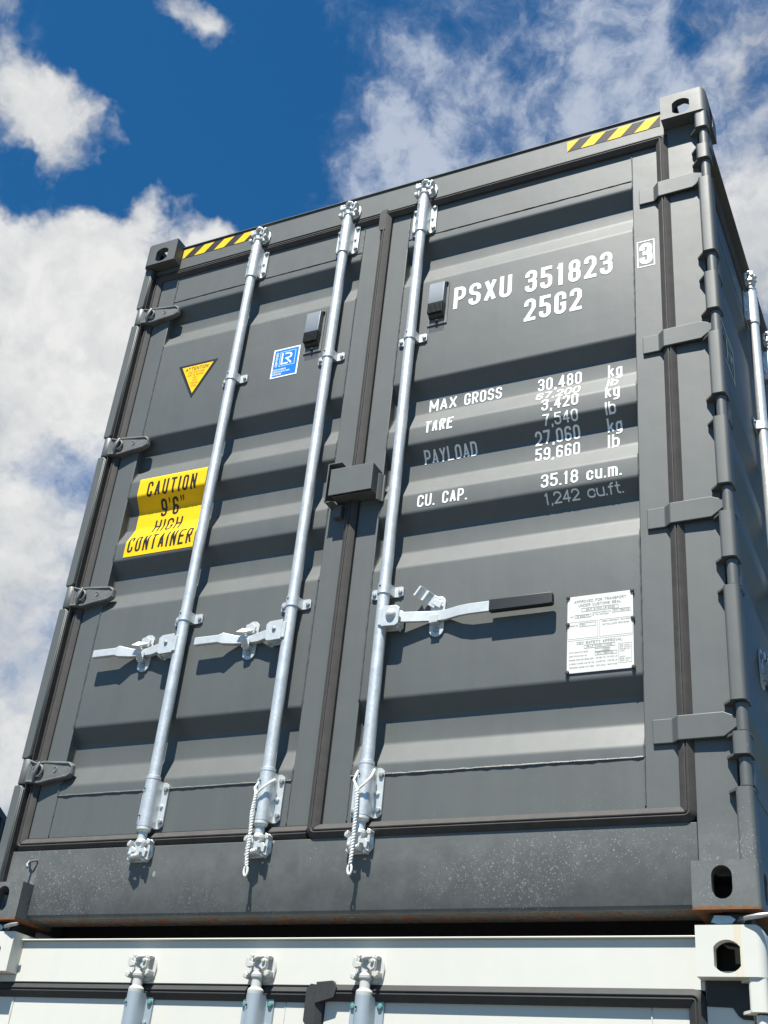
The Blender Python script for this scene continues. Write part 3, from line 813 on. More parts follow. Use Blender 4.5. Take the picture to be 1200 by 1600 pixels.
def container(root, H, style, rods, cx, zm, full=True):
    grey = style == 'grey'
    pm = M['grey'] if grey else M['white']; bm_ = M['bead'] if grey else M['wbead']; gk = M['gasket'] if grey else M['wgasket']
    L = 6.058; hw_ = 1.219
    zt, zb = H - .176, .272                      # door leaf
    prof = door_profile(zm)
    # frame: corner fittings
    for sx in (-1, 1):
        for Y, sy in ((0, 1), (L, -1)):
            front = Y == 0
            fitting(root, sx * hw_, Y, 0, -sx, sy, False, M['grey_rust'] if grey else M['white_fit'], L)
            fitting(root, sx * hw_, Y, H, -sx, sy, True, M['grey_rust'] if grey else M['white_fit'], L)
    # header with its narrow rain lip
    mb = MB(); mb.box(-1.057, 1.057, .05, .13, zt + .036, H - .020); mb.box(-1.057, 1.057, .044 if grey else .038, .13, H - .020, H - .015); mb.box(-1.1775, -1.057, .05, .13, zt + .036, H - .1182); mb.box(1.057, 1.0655, .05, .13, zt + .036, H - .1182)
    ob('door_header', mb.mesh('door_header', pm), root, bev=.002)
    mb = MB(); mb.prism([(.05, zb - .042), (.05, .026), (.058, .014), (.075, .012), (.16, .012), (.16, zb - .042)], 'x', -1.0565, 1.0655)
    mb.box(-1.1775, -1.0565, .05, .16, .1182, zb - .042)
    ob('door_sill', mb.mesh('door_sill', M['sill'] if grey else pm), root, bev=.002)
    # posts
    mb = MB()
    mb.box(-1.215, -1.177, .068, .16, .118, H - .118); mb.box(-1.18, -1.137, .074, .16, .118, H - .118)
    ob('corner_post', mb.mesh('corner_post', pm), root, bev=.003)
    mb = MB(); mb.box(1.066, 1.176, .05, .16, .118, H - .118)
    mb.box(1.176, 1.186, .062, .16, .118, H - .118)
    ob('corner_post', mb.mesh('corner_post', pm), root, bev=.003)
    # outer bars of the left post, interrupted at the hinges
    hz = [zm(v) for v in (2.508, 1.836, 1.166, .498)]
    segs = []; top = H - .118
    for h in hz: segs.append((h + .047, top)); top = h - .049
    segs.append((.118, top))
    for a, b in segs:
        mb = MB(); rings = []
        for z, c in ((a, .010), (a + .010, 0), (b - .010, 0), (b, .010)):
            rings.append([(-1.2185, .022, z), (-1.186 - c, .022, z), (-1.181 - c, .027, z), (-1.181 - c, .067, z), (-1.2185, .067, z)])
        mb.loft(rings); mb.prism([(-1.218, .03), (-1.168, .05), (-1.168, .066), (-1.218, .066)], 'z', a - .005, a); mb.prism([(-1.218, .03), (-1.172, .05), (-1.172, .066), (-1.218, .066)], 'z', b, b + .005)
        ob('hinge_bar', mb.mesh('hinge_bar', M['grey_rust2'] if grey else pm), root, bev=.003)
    for h in hz: ob('door_hinge', hw('hinge', style), root, (0, 0, h), bev=.002)
    # blocks and hinge barrels of the right post (front door and side door share it)
    B = [(2.700, 2.778), (2.545, 2.612), (2.113, 2.450), (1.866, 2.020), (1.530, 1.771), (1.206, 1.444), (.963, 1.112), (.536, .873), (.388, .449), (.118, .302)]
    B = [(zm(a), zm(b)) for a, b in B]; B[0] = (B[0][0], H - .118); B[-1] = (.118, B[-1][1])
    for a, b in B:
        mb = MB(); s = [(1.174, .05), (1.174, .012)] + [(p[0], p[1]) for p in arc(1.182, .013, .008, 180, 270, 3)] + [(p[0], p[1]) for p in arc(1.204, .018, .013, 270, 360, 4)] + [(1.217, .062), (1.176, .062)]
        mb.prism(s, 'z', a, b)
        for z0, z1 in ((a - .0005, a + .006), (b - .006, b + .0005)):
            mb.prism([(1.152, .0505), (1.152, .040), (1.176, .014), (1.190, .009), (1.212, .012), (1.2195, .030), (1.2195, .064), (1.176, .064)], 'z', z0, z1)
        ob('hinge_bar', mb.mesh('hinge_bar', M['grey_rust2'] if grey else pm), root, bev=.0025)
    for i in range(len(B) - 1):
        z0, z1 = B[i + 1][1] + .001, B[i][0] - .001
        mb = MB(); mb.lathe([(.013, z0 + .003), (.0158, z0 + .005), (.0158, z1 - .005), (.013, z1 - .003)], (1.199, .030, 0), 'z', 16)
        mb.lathe([(.0118, z0), (.0118, z1)], (1.199, .030, 0), 'z', 12, 1)
        zc = (z0 + z1) / 2; hh = (z1 - z0) / 2
        if i in (1, 3, 5, 7):      # folded strap to the front door
            t = .008; cz = zc + (-.023 if i == 1 else -.012)
            yy = [(.958, .051), (1.012, .051), (1.030, .033), (1.150, .031), (1.196, .026)]
            up = [(x, y, cz + (.035 if x < 1.16 else .012)) for x, y in yy]; dn = [(x, y, cz - (.035 if x < 1.16 else .004)) for x, y in yy]
            rings = []
            for (x, y, a), (_, _, b) in zip(up, dn): rings.append([(x, y, b), (x, y, a), (x, y + t, a), (x, y + t, b)])
            m2 = MB(); m2.loft(rings)
            sp = ob('door_strap', m2.mesh('door_strap', pm), root, bev=.003)
        else:                       # short blade round to the side door
            mb.prism([(1.2095, .03), (1.217, .045), (1.2165, .10), (1.185, .17), (1.178, .165), (1.205, .095), (1.205, .05)], 'z', zc - hh * .72, zc + hh * .72)
        ob('hinge_barrel', mb.mesh('hinge_barrel', [pm, M['black_steel']]), root)
    # rubber seals
    sec = [(-.0215, .070), (-.0215, .057), (-.0195, .0545), (-.005, .0435), (-.003, .0440), (-.0015, .0475), (.0005, .0480), (.002, .0445), (.0045, .0440), (.0195, .0545), (.0215, .057), (.0215, .070)]
    xl, xr = cx - .022, 1.0465; za, zc_ = .2505, H - .1575
    mb = MB(); mb.sweep(rounded_path([(xl + .0, za), (xr, za), (xr, zc_), (xl, zc_)], .012, True), [(o, y - (.006 if y < .06 else 0)) for o, y in sec], True)
    mb.prism([(xl - .028, zc_ - .075), (xl - .018, zc_ - .088), (xl + .004, zc_ - .088), (xl + .004, zc_ + .018), (xl - .016, zc_ + .02), (xl - .028, zc_ + .006)], 'y', .0385, .066)
    if not grey: mb.prism([(xl + .0035, zc_ - .030), (xl + .0035, zc_ + .024), (xl + .052, zc_ + .028), (xl + .066, zc_ + .010), (xl + .060, zc_ - .014)], 'y', .0345, .066)
    ob('door_seal', mb.mesh('door_seal', gk, 28), root, bev=.002)
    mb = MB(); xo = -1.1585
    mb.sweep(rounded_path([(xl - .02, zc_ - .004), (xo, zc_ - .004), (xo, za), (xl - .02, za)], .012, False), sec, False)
    mb.box(-1.1802, -1.1775, .032, .068, .122, H - .122)  # added dark strip on the bar's inner wall, standing in for its shade
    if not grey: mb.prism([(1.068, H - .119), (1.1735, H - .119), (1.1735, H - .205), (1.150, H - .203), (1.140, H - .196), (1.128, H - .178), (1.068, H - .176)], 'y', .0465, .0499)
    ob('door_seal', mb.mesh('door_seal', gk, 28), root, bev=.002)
    # doors
    dl = leaf(root, 'door', -1.137, cx - .044, zb, zt, prof, pm, bm_, .084, .078)
    dr = leaf(root, 'door', cx, 1.025, zb, zt, prof, pm, bm_, .080, .092)
    for x, kind in zip(rods, ('short', 'short', 'long')):
        lock_rod(root, x, .283, H - .169, style, zm(.909), kind, (zm(2.055), zm(1.016)))
    # the open side: rails, four leaves and their bars, in the same section turned a quarter
    mb = MB(); mb.box(1.10, 1.148, .178, L - .178, zt + .036, H - .014); mb.box(1.10, 1.186, .178, L - .178, H - .014, H - .008)
    ob('side_rail', mb.mesh('side_rail', pm), root, bev=.002)
    mb = MB(); mb.prism([(1.190, .05), (1.195, .06), (1.195, .15), (1.188, .158), (1.10, .158), (1.10, .05)], 'y', .178, L - .178)
    mb.box(1.195, 1.2105, .178, L - .178, .118, .126)
    ob('side_sill', mb.mesh('side_sill', pm), root, bev=.002)
    mb = MB(); y0 = .17; wl = (L - .34) / 4
    for a, b in ((y0, y0 + 2 * wl), (y0 + 2 * wl, L - y0)):
        mb.sweep(rounded_path([(a + .02, .175), (b - .02, .175), (b - .02, H - .158), (a + .02, H - .158)], .012, True), sec, True)
    ob('door_seal', mb.mesh('door_seal', gk, 28), root, (1.219, 0, 0), R(90))
    sp = [(y, z) for y, z in prof]
    for i in range(4):
        a = y0 + wl * i + (.04 if i in (0, 2) else .0); b = y0 + wl * (i + 1) - (.04 if i in (1, 3) else .0)
        ld = leaf(root, 'side_door', a, b, .20, zt, sp, pm, bm_, .08, .08, loc=(1.219, 0, 0), rz=R(90))
        for j, f in enumerate((.975, 1.39) if i in (0, 2) else (.22, .62)):
            yy = f if i == 0 else (y0 + wl * i + (f if i != 2 else f - y0))
            rr = lock_rod(root, yy, .283, H - .169, style, zm(.909), None, (zm(2.055), zm(1.016)), (1.219, 0, 0), R(90))
            ob('handle_hub', hw('hub_left', style), rr, (0, 0, zm(.9)), bev=.0015)
            ob('lock_handle', hw('handle', style), rr, (0, 0, zm(.9)), bev=.003).scale.x = 1.06
            ob('handle_latch', hw('latch', style), rr, (-.325, 0, zm(.9)), bev=.0012)
    # remaining walls, roof and floor
    mb = MB(); pts = []
    y = .16
    while y < L - .2:
        pts += [(-1.214, y), (-1.214, y + .07), (-1.180, y + .139), (-1.180, y + .209)]; y += .278
    pts.append((-1.214, L - .16))
    mb.prism(pts + [(p[0] + .003, p[1]) for p in reversed(pts)], 'z', .15, H - .08); mb.box(-1.217, -1.16, .178, L - .178, H - .08, H - .012); mb.box(-1.217, -1.15, .178, L - .178, .012, .15)
    ob('side_wall', mb.mesh('side_wall', pm, 20), root)
    mb = MB(); mb.box(-1.06, 1.06, L - .10, L - .06, .012, H - .012); mb.box(-1.2, -1.06, L - .12, L - .05, .118, H - .118); mb.box(1.06, 1.2, L - .12, L - .05, .118, H - .118)
    ob('rear_wall', mb.mesh('rear_wall', pm), root)
    mb = MB(); mb.box(-1.16, 1.148, .13, L - .06, H - .0225, H - .0185)
    for i in range(22): mb.prism([(.3 + i * .26, H - .0186), (.32 + i * .26, H - .0145), (.38 + i * .26, H - .0145), (.40 + i * .26, H - .0186)], 'x', -1.0, 1.0)
    ob('roof_panel', mb.mesh('roof_panel', pm), root)
    mb = MB(); mb.box(-1.15, 1.10, .16, L - .1, .125, .155)
    for i in range(18): mb.box(-1.148, 1.098, .34 + i * .31, .385 + i * .31, .02, .125)
    ob('floor_frame', mb.mesh('floor_frame', M['floorwood']), root)
    return dl, dr

# ------------------------------------------------------------------ the yard
bm = bmesh.new(); bmesh.ops.create_circle(bm, cap_ends=True, radius=2500, segments=64)
me = bpy.data.meshes.new('ground'); bm.to_mesh(me); bm.free(); me.materials.append(M['concrete'])
g = ob('ground', me, None, (0, 0, 0)); g['kind'] = 'structure'; g['label'] = 'worn asphalt yard under the containers'

# ------------------------------------------------------------------ the two containers
gc = thing('shipping_container', 'dark grey shipping container with silver lock rods, stacked on the white one', 'container', (0, 0, Z0))
dl, dr = container(gc, 2.896, 'grey', (-.648, -.222, .115), -.030, lambda z: z)
def zmw(z):
    if z >= 2.72: return z - .305
    if z <= .27: return z
    return .27 + (z - .27) * (2.415 - .27) / (2.72 - .27)
wc = thing('shipping_container', 'white shipping container under the dark grey one, only its top edge in view', 'container', (0, .016, 0))
PROF_KEEP = PROF
container(wc, 2.591, 'white', (-.576, -.170, .168), .036, zmw)

# ------------------------------------------------------------------ markings on the grey container
def marking(door, name, fill, mats, off=.0009, label=None):
    bm = bmesh.new(); fill(bm); drape(bm, off)
    return ob(name, flat_mesh(bm, name, mats), door, label=label)
ROWS = [  # text, x0, x1, baseline, cap height, stroke
    ('PSXU', .264, .489, 2.163, .103, .150), ('351823', .540, .858, 2.160, .102, .150), ('25G2', .540, .749, 2.028, .100, .150),
    ('MAX', .186, .290, 1.743, .050, .138), ('GROSS', .318, .457, 1.743, .050, .138), ('TARE', .192, .295, 1.629, .054, .138), ('PAYLOAD', .187, .380, 1.522, .046, .138), ('CU.', .189, .252, 1.329, .047, .138), ('CAP.', .279, .367, 1.329, .047, .138),
    ('30,480', .587, .740, 1.738, .051, .138), ('67,200', .588, .740, 1.684, .041, .138), ('3,420', .614, .740, 1.627, .050, .138), ('7,540', .618, .738, 1.571, .040, .138), ('27,060', .585, .737, 1.515, .047, .138), ('59,660', .585, .736, 1.455, .049, .138),
    ('35.18', .620, .742, 1.325, .049, .138), ('cu.m.', .769, .881, 1.325, .049, .138), ('1,242', .627, .742, 1.274, .032, .138), ('cu.ft.', .767, .881, 1.275, .032, .138),
    ('kg', .830, .878, 1.738, .051, .138), ('lb', .832, .868, 1.684, .045, .138), ('kg', .830, .878, 1.629, .050, .138), ('lb', .829, .864, 1.571, .042, .138), ('kg', .828, .876, 1.518, .044, .138), ('lb', .828, .866, 1.457, .051, .138),
]
for t, a, b, z, h, sw in ROWS:
    marking(dr, 'stencil_lettering', lambda bm: text_bm(bm, t, a, b, z, h, sw, .13 if h > .09 else .12), M['mark'], label='white lettering reading ' + t)
def box3(bm):
    t = .004
    quad(bm, .9450, 1.0060, 2.2670, 2.2710); quad(bm, .9450, 1.0060, 2.1520, 2.1560)
    quad(bm, .9450, .9490, 2.156, 2.267); quad(bm, 1.0020, 1.0060, 2.156, 2.267)
    text_bm(bm, '3', .9535, .9975, 2.1635, .096, .185)
marking(dr, 'check_digit', box3, M['mark'], label='white digit 3 in a white frame')

def caution(bm):
    x0, x1, z0, z1 = -1.010, -.700, 1.322, 1.668
    quad(bm, x0, x1, z0, z1, 0, 0)
    text_bm(bm, 'CAUTION', -.966, -.742, 1.582, .066, .125, .17, mi=1, depth=-.0008)
    text_bm(bm, '9', -.906, -.879, 1.503, .066, .135, mi=1, depth=-.0008); text_bm(bm, '6', -.853, -.826, 1.503, .066, .135, mi=1, depth=-.0008)
    for x in (-.869, -.816, -.805): poly(bm, [(x, 1.569), (x + .0062, 1.569), (x + .0055, 1.556), (x - .001, 1.550), (x + .001, 1.557)], -.0008, 1)
    text_bm(bm, 'HIGH', -.921, -.797, 1.428, .060, .125, .17, mi=1, depth=-.0008)
    text_bm(bm, 'CONTAINER', -.998, -.712, 1.340, .070, .115, .15, mi=1, depth=-.0008)
marking(dl, 'caution_sticker', caution, [M['yellow'], M['black']], label='yellow sticker reading CAUTION 9\'6" HIGH CONTAINER')
def attention(bm):
    poly(bm, [(-.944, 2.199), (-.852, 2.024), (-.757, 2.199)], 0, 0)
    poly(bm, [(-.925, 2.188), (-.852, 2.047), (-.776, 2.188)], -.0005, 1)
    text_bm(bm, 'ATTENTION', -.905, -.797, 2.164, .017, .13, .16, mi=0, depth=-.001)
    for t, w, z in (('THIS CONTAINER', .080, 2.150), ('MUST BE REPAIRED', .076, 2.136), ('ONLY', .022, 2.122), ('WITH', .022, 2.108), ('CORTEN', .036, 2.094), ('STEEL', .026, 2.080)):
        text_bm(bm, t, -.8515 - w / 2, -.8515 + w / 2, z, .009, .15, .12, mi=2, depth=-.001)
marking(dl, 'attention_sticker', attention, [M['black'], M['yellow'], M['amber']], label='yellow triangle sticker headed ATTENTION')
def lr(bm):
    x0, x1, z0, z1 = -.4895, -.372, 2.027, 2.167
    quad(bm, x0, x1, z0, z1, 0, 0); quad(bm, x0 + .0065, x1 - .0065, z0 + .0065, z1 - .0065, -.0005, 1)
    a, b, c, d = -.4580, -.3890, 2.0790, 2.1500
    for q in ((a, b, d - .0022, d), (a, b, c, c + .0022), (a, a + .0022, c + .0022, d - .0022), (b - .0022, b, c + .0022, d - .0022)): quad(bm, *q, -.001, 3)
    w = .0070
    tr = ribbon_tris([(-.4475, 2.1395), (-.4475, 2.0905), (-.4225, 2.0905)], w, False, False)
    tr += ribbon_tris([(-.4330, 2.1385), (-.4180, 2.1385), (-.4100, 2.1350), (-.4070, 2.1275), (-.4100, 2.1195), (-.4180, 2.1160), (-.4300, 2.1160), (-.4260, 2.1130), (-.4050, 2.0890)], w, False, False)
    fill_union(bm, tr, -.001, 2)
    for t, wd, z in (('CONTAINER', .056, 2.0610), ('CERTIFICATION', .074, 2.0500), ('SCHEME', .039, 2.0390)):
        text_bm(bm, t, -.4800, -.4800 + wd, z, .0072, .20, .14, mi=2, depth=-.001)
    b2 = bmesh.new(); text_bm(b2, 'CERTIFIED', 0, .070, 0, .0095, .20, .14, mi=2, depth=-.001)
    vm = {}
    for v in b2.verts: vm[v] = bm.verts.new((-.4660 - v.co.z, v.co.y, 2.0800 + v.co.x))
    for f in b2.faces:
        nf = bm.faces.new([vm[v] for v in f.verts]); nf.material_index = 2
    b2.free()
marking(dl, 'certificate_sticker', lr, [M['mark'], M['bluefilm'], M['mark'], M['cyanline']], label='blue and white certification sticker with LR letters')

# hazard tape on the header ends and on the side rail
def hazard(x0, x1, ylow, yhigh, ph, flip=False):
    bm = bmesh.new(); quad(bm, x0, x1, ylow, yhigh, 0, 0)
    p, w, sl = .1015, .0515, .0455
    for i in range(-1, 5):
        xb = ph + i * p; q = [(xb, ylow), (xb + w, ylow), (xb + w + sl, yhigh), (xb + sl, yhigh)]
        c = []
        # clip the parallelogram to the tape's ends
        def clip(pts, lim, keep_hi):
            o = []
            for (ax, az), (bx, bz) in zip(pts, pts[1:] + pts[:1]):
                ina = ax >= lim if keep_hi else ax <= lim; inb = bx >= lim if keep_hi else bx <= lim
                if ina: o.append((ax, az))
                if ina != inb:
                    t = (lim - ax) / (bx - ax); o.append((lim, az + (bz - az) * t))
            return o
        c = clip(q, x0, True); c = clip(c, x1, False) if len(c) > 2 else c
        if len(c) > 2: poly(bm, c, -.0006, 1)
    return flat_mesh(bm, 'hazard_tape', [M['tapeblack'], M['yellow']])
ob('hazard_tape', hazard(.692, 1.044, 2.8065, 2.8585, .642), gc, (0, .0490, 0), label='black and yellow striped tape beside the right corner fitting')
ob('hazard_tape', hazard(-1.052, -.640, 2.8165, 2.8655, -1.0935), gc, (0, .0490, 0), label='black and yellow striped tape beside the left corner fitting')
ob('hazard_tape', hazard(.20, .62, 2.815, 2.866, .33), gc, (1.1490, 0, 0), R(90))
# emblem on the first side leaf
def emblem(bm):
    a, b, c, d = .16, .575, 1.968, 2.122; t = .011
    for q in ((a, b, d - t, d), (a, b, c, c + t), (a, a + t, c + t, d - t), (b - t, b, c + t, d - t)): quad(bm, *q, 0, 0)
    text_bm(bm, 'CAR', a + .03, b - .03, c + .026, .10, .22, .16, mi=0, depth=-.0005)
    text_bm(bm, 'CAR', a + .042, b - .018, c + .020, .10, .12, .26, mi=1, depth=-.0010)
bm = bmesh.new(); emblem(bm); drape(bm)
sd = [o for o in gc.children if o.name.startswith('side_door')][0]
ob('side_emblem', flat_mesh(bm, 'side_emblem', [M['sidelogo'], M['sideblue']]), sd)

# approval plate with rivets
mb = MB(); mb.box(.714, .910, .0562, .0588, .676, .921)
pl = ob('approval_plate', mb.mesh('approval_plate', M['plate']), gc, bev=.0008, label='white riveted customs and safety approval plate')
bm = bmesh.new(); D = .0558
def ln(t, a, b, z, h, sw=.12): text_bm(bm, t, a, b, z, h, sw, .17, depth=D)
def fr(a, b, c, d, t=.0009):
    quad(bm, a, b, d - t, d, D); quad(bm, a, b, c, c + t, D); quad(bm, a, a + t, c + t, d - t, D); quad(bm, b - t, b, c + t, d - t, D)
ln('APPROVED FOR TRANSPORT', .735, .890, .898, .0085); ln('UNDER CUSTOMS SEAL', .748, .876, .885, .0085)
fr(.757, .867, .868, .880); ln('GB/C 31000 LR/2025', .770, .856, .871, .0062)
ln('TYPE', .722, .733, .852, .0045); fr(.737, .786, .849, .859); ln('TS 2000 RTL', .742, .782, .8515, .0052)
ln("MANUFACTURER'S NO.", .790, .845, .859, .0045); ln('OF THE CONTAINER', .790, .838, .852, .0045); fr(.848, .902, .855, .866); ln('SITU 7650102', .853, .898, .858, .0052)
fr(.716, .806, .783, .837, .0007); fr(.811, .908, .783, .837, .0007)
ln("OWNER'S NO.", .722, .747, .823, .0045); fr(.751, .800, .820, .832); ln('PSXU', .754, .770, .8235, .0055)
ln('TIMBER COMPONENT TREATMENT', .816, .903, .8285, .0045); ln('IM/TAILILEUM 350/2024', .820, .898, .818, .0052)
quad(bm, .716, .908, .7775, .7782, D)
ln('CSC SAFETY APPROVAL', .743, .878, .764, .0085); fr(.765, .856, .750, .761); ln('GB-LR 31000-11/2025', .772, .848, .753, .0055)
for i, (t, w) in enumerate((('DATE MANUFACTURED', .056), ('IDENTIFICATION NO.', .054), ('MAXIMUM OPERATING GROSS MASS', .072), ('ALLOWABLE STACKING LOAD FOR 1.8G', .073), ('TRANSVERSE RACKING TEST FORCE', .074))):
    ln(t, .721, .721 + w, .738 - i * .0118, .0045)
fr(.797, .842, .737, .747); ln('1/2026', .818, .838, .7395, .005); fr(.797, .862, .7255, .7355); ln('SITU 7650102', .803, .850, .728, .005)
for i, t in enumerate((('30,480 KG', '67,200 LB'), ('216,000 KG', '476,190 LB'), ('150,000', 'NEWTONS'))):
    ln(t[0], .800, .828, .7150 - i * .0118, .0045); ln(t[1], .834, .862, .7150 - i * .0118, .0045)
fr(.866, .904, .695, .755, .0007)
for i, t in enumerate(('ONE DOOR', 'OFF 24000', 'GROSS KG', 'LOAD', '', '', 'RACK 1', 'SIDE OPEN', 'TEST OK')):
    if t: ln(t, .869, .869 + .0036 * len(t), .747 - i * .0060, .0038)
ob('plate_lettering', flat_mesh(bm, 'plate_lettering', M['ink']), pl)
mbr = MB(); mbr.bolt(0, .0562, 0, .0062, .0055, 0, 10); rv = mbr.mesh('rivet', M['black_steel'])
for x, z in ((.716, .919), (.908, .918), (.716, .831), (.909, .830), (.716, .679), (.909, .678)): ob('rivet', rv, pl, (x, 0, z))

# ventilators
mb = MB(); mb.box(-.039, .039, .0562, .0594, -.102, .098)
vb = mb.mesh('air_vent', M['grey'])
mb = MB()
mb.loft([[(-.031, y, z), (.031, y, z), (.031, .0565, z2), (-.031, .0565, z2)] for y, z, z2 in ((.034, .082, .088), (.030, .076, .082), (.028, -.020, -.020))], 0)
hood = mb.mesh('vent_hood', M['vent'])
mb = MB(); mb.loft([[(-.030, y, z), (.030, y, z), (.030, .0566, z), (-.030, .0566, z)] for y, z in ((.0285, -.0205), (.045, -.070), (.0505, -.075))], 0)
for i in range(12): mb.box(-.0285 + i * .005, -.0268 + i * .005, .026, .0565, -.066, -.021)
grl = mb.mesh('vent_grille', M['ventdark'], 0)
mb = MB(); mb.lathe([(.0062, .0562), (.006, .050), (.003, .047), (.001, .046)], (0, 0, 0), 'y', 10); stud = mb.mesh('vent_stud', M['black_steel'])
for x, z, lb in ((-.316, 2.212, 'ventilator on the left door'), (.204, 2.208, 'ventilator beside the container number')):
    v = ob('air_vent', vb, gc, (x, 0, z), bev=.002, label='blue grey box ' + lb)
    ob('vent_hood', hood, v, bev=.003); ob('vent_grille', grl, v)
    for sx, sz in ((-.024, .090), (.030, .088), (.000, -.088)): ob('vent_stud', stud, v, (sx, 0, sz))

# lock box across the two doors
mb = MB()
def shell(y0, y1, x0, x1, z0, z1, t):
    mb.box(x0, x1, y0, y0 + t, z0, z1); mb.box(x1 - t, x1, y0 + t, y1, z0, z1)
    mb.box(x0, x1 - t, y0 + t, y1 - .012, z1 - t, z1)
shell(-.012, .0592, -.117, .046, 1.388, 1.495, .005)
mb.box(-.110, .041, .004, .0592, 1.3905, 1.3945); mb.box(-.117, -.113, .012, .0592, 1.396, 1.490)
mb.prism([(.046, .030), (.051, .036), (.058, .050), (.062, .052), (.064, .058), (.058, .0592), (.046, .0592)], 'z', 1.372, 1.478)
lb = ob('lock_box', mb.mesh('lock_box', M['grey']), gc, bev=.005, seg=3, label='folded steel lock box across the two doors')
mb = MB()
mb.box(-.139, -.134, .001, .0592, 1.376, 1.530); mb.box(-.134, -.085, .001, .0592, 1.525, 1.530); mb.box(-.134, -.104, .004, .0592, 1.372, 1.377)
mb.box(-.118, -.086, .036, .0592, 1.330, 1.376)
ob('lock_box_bracket', mb.mesh('lock_box_bracket', M['grey']), lb, bev=.002)

# small lashing hook on the sill
mb = MB(); mb.tube([(-1.094, .049, .190), (-1.089, .038, .193), (-1.078, .034, .190), (-1.069, .037, .194), (-1.063, .048, .197)], .0036, 8)
mb.tube([(-1.080, .030, .190), (-1.082, .024, .178), (-1.074, .020, .168)], .004, 8)
ob('lashing_hook', mb.mesh('lashing_hook', M['grey']), gc)

# ------------------------------------------------------------------ cords hanging on two of the lock rods
def cord(path, loop, name, label):
    P = [Vector(p) for p in path]; dense = []
    for i in range(len(P) - 1):
        a = P[max(i - 1, 0)]; b = P[i]; c = P[i + 1]; d = P[min(i + 2, len(P) - 1)]
        for j in range(10):
            t = j / 10
            dense.append(.5 * ((2 * b) + (c - a) * t + (2 * a - 5 * b + 4 * c - d) * t * t + (3 * b - a - 3 * c + d) * t ** 3))
    dense.append(P[-1])
    mb = MB(); ln_ = 0; strands = [[], []]
    for i, p in enumerate(dense):
        if i: ln_ += (p - dense[i - 1]).length
        t = (dense[min(i + 1, len(dense) - 1)] - dense[max(i - 1, 0)]).normalized(); u = t.cross(Vector((0, 1, 0))).normalized(); w = t.cross(u)
        for s_ in (0, 1):
            a = ln_ / .017 * 2 * math.pi + s_ * math.pi
            strands[s_].append(p + (u * math.cos(a) + w * math.sin(a)) * .0027)
    # resample finely enough for the twist
    for st in strands: mb.tube(st, .0036, 7)
    lp = [Vector(q) for q in loop]; mb.tube(lp, .0034, 7)
    e = dense[-1]; mb.tube([e + Vector((.006 * math.sin(R(t)), 0, -.014 + .014 * math.cos(R(t)))) for t in range(0, 361, 30)], .0034, 7)
    return tag(ob(name, mb.mesh(name, M['rope'], 50), None, (0, 0, Z0)), label, 'cord', 'white cords hung on the lock rods')
def fine(a, b, n): return [tuple(Vector(a).lerp(Vector(b), i / n)) for i in range(n)]
def long_path(pts):
    out = []
    for a, b in zip(pts, pts[1:]): out += fine(a, b, max(1, int((Vector(b) - Vector(a)).length / .02)))
    return out + [pts[-1]]
cord(long_path([(-.232, -.004, .358), (-.236, -.005, .30), (-.233, -.003, .24), (-.235, .0, .18), (-.232, .002, .142)]),
     [(-.232, -.002, .358), (-.215, -.004, .372), (-.196, .006, .394), (-.194, .03, .410), (-.222, .055, .420), (-.250, .03, .405), (-.246, .006, .380), (-.234, -.002, .358)],
     'hanging_cord', 'white twisted cord looped on the middle lock rod, its end beside the left cam')
cord(long_path([(.110, -.004, .350), (.113, -.005, .29), (.112, -.002, .22), (.110, .001, .16), (.108, .003, .138)]),
     [(.110, -.002, .352), (.130, -.004, .365), (.146, .006, .392), (.142, .03, .420), (.115, .055, .428), (.088, .03, .420), (.090, .006, .385), (.110, -.002, .352)],
     'hanging_cord', 'white twisted cord looped on the rod of the right hand door, nearest the long handle')

# ------------------------------------------------------------------ twist locks between the stacked corners
def twist_lock(x, y, sx, label):
    t = thing('twist_lock', label, 'twist lock', (x, y, Z0 - .0162), 0, 'twist locks between the stacked corners')
    mb = MB(); mb.box(-.050, .050, -.055, .055, -.0145, .0145)
    mb.lathe([(.030, -.045), (.030, .045)], (0, 0, 0), 'z', 16); mb.prism([(-.028, -.03), (.028, -.03), (.020, .03), (-.020, .03)], 'z', .045, .062)
    ob('housing', mb.mesh('housing', M['black_steel']), t, bev=.003)
    mb = MB(); mb.tube([(sx * .02, -.052, -.003), (sx * .04, -.080, -.002), (sx * .075, -.090, .001), (sx * .095, -.088, .004)], [.006, .006, .0065, .005], 8)
    ob('lever', mb.mesh('lever', M['bolt']), t)
    mb = MB(); mb.prism([(-.045, -.006), (-.030, -.011), (.005, -.010), (.014, 0), (.002, .008), (-.036, .010)], 'y', -.060, -.052); mb.bolt(.028, -.055, -.001, .009, .006, 0)
    ob('lock_plate', mb.mesh('lock_plate', M['galv']), t)
    return t
twist_lock(1.138, .092, 1, 'steel twist lock with lever between the right corners of the grey and white containers')
twist_lock(-1.138, .092, 1, 'steel twist lock under the rusty left corner of the grey container')

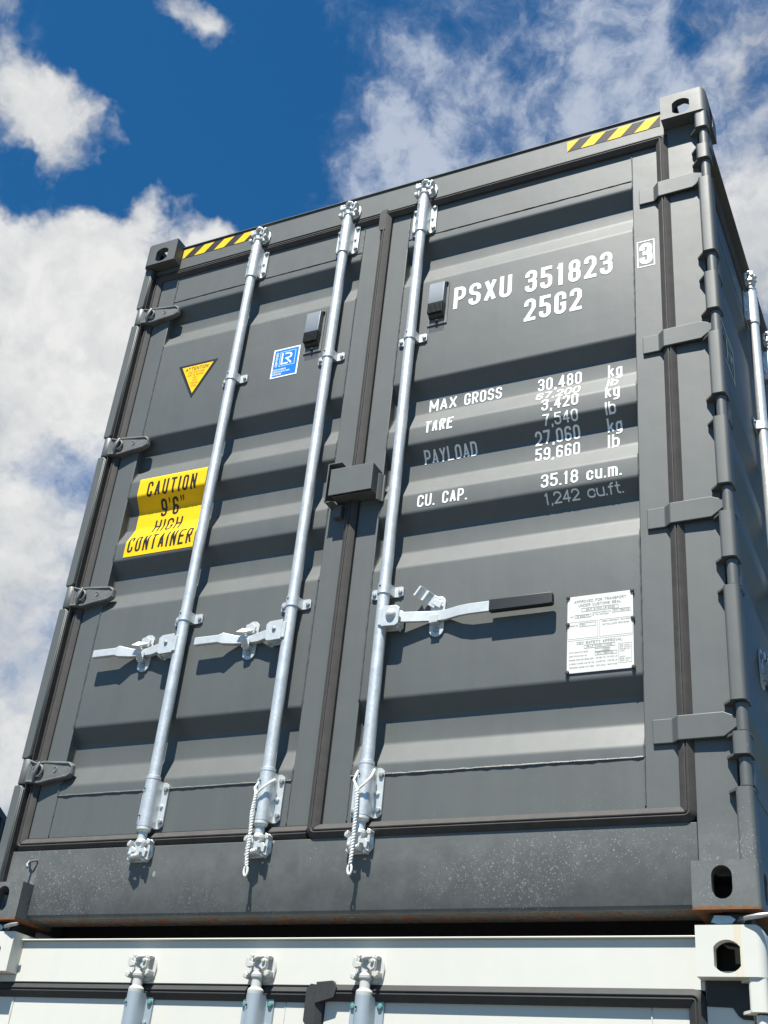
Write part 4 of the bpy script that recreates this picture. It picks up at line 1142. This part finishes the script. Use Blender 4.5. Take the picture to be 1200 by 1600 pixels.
# ------------------------------------------------------------------ dark blue containers far left
def plain_container(root, H, L, pm):
    w = 1.219
    mb = MB()
    for sx in (-1, 1):
        pts = []; y = .16
        while y < L - .3:
            pts += [(sx * 1.212, y), (sx * 1.212, y + .07), (sx * 1.178, y + .139), (sx * 1.178, y + .209)]; y += .278
        pts.append((sx * 1.212, L - .16))
        o = MB(); o.prism(pts + [(p[0] - sx * .004, p[1]) for p in reversed(pts)], 'z', .15, H - .08); ob('side_wall', o.mesh('side_wall', pm, 20), root)
        o = MB(); o.box(min(sx * 1.218, sx * 1.16), max(sx * 1.218, sx * 1.16), .1, L - .1, H - .08, H - .012); o.box(min(sx * 1.218, sx * 1.15), max(sx * 1.218, sx * 1.15), .1, L - .1, .012, .15); ob('side_rail', o.mesh('side_rail', pm), root)
        for Y, sy in ((0, 1), (L, -1)):
            o = MB(); o.box(min(sx * 1.217, sx * 1.09), max(sx * 1.217, sx * 1.09), min(Y + sy * .004, Y + sy * .15), max(Y + sy * .004, Y + sy * .15), .118, H - .118); ob('corner_post', o.mesh('corner_post', pm), root)
            fitting(root, sx * w, Y, 0, -sx, sy, False, pm, L); fitting(root, sx * w, Y, H, -sx, sy, True, pm, L)
    for Y in (.06, L - .08):
        o = MB(); o.box(-1.09, 1.09, Y, Y + .02, .05, H - .05); ob('end_wall', o.mesh('end_wall', pm), root)
    o = MB(); o.box(-1.16, 1.16, .1, L - .1, H - .03, H - .022); ob('roof_panel', o.mesh('roof_panel', pm), root)
    o = MB(); o.box(-1.15, 1.15, .1, L - .1, .12, .15); ob('floor_frame', o.mesh('floor_frame', M['floorwood']), root)
ang = math.atan2(-.866, .5) + R(90)
for i, lab in enumerate(('dark blue container at the far left edge, lower one of its stack', 'dark blue container with its top edge peeping out at the far left')):
    b = thing('shipping_container', lab, 'container', (0, 0, 0), 0)
    dirv = Vector((-.5, .866, 0)); nrm = Vector((.866, .5, 0))
    P = Vector((CP.x, CP.y, 0)) + Vector((-.67739579, .69090178, 0)) * ((5.19 - CP.z) / .25256618)
    base = P - nrm * 1.219 - dirv * 4.5
    b.location = (base.x, base.y, i * 2.594); b.rotation_euler = (0, 0, math.atan2(dirv.y, dirv.x) - R(90))
    plain_container(b, 2.591, 12.19, M['blue'])
for q in list(FITCACHE.values()): q.free()
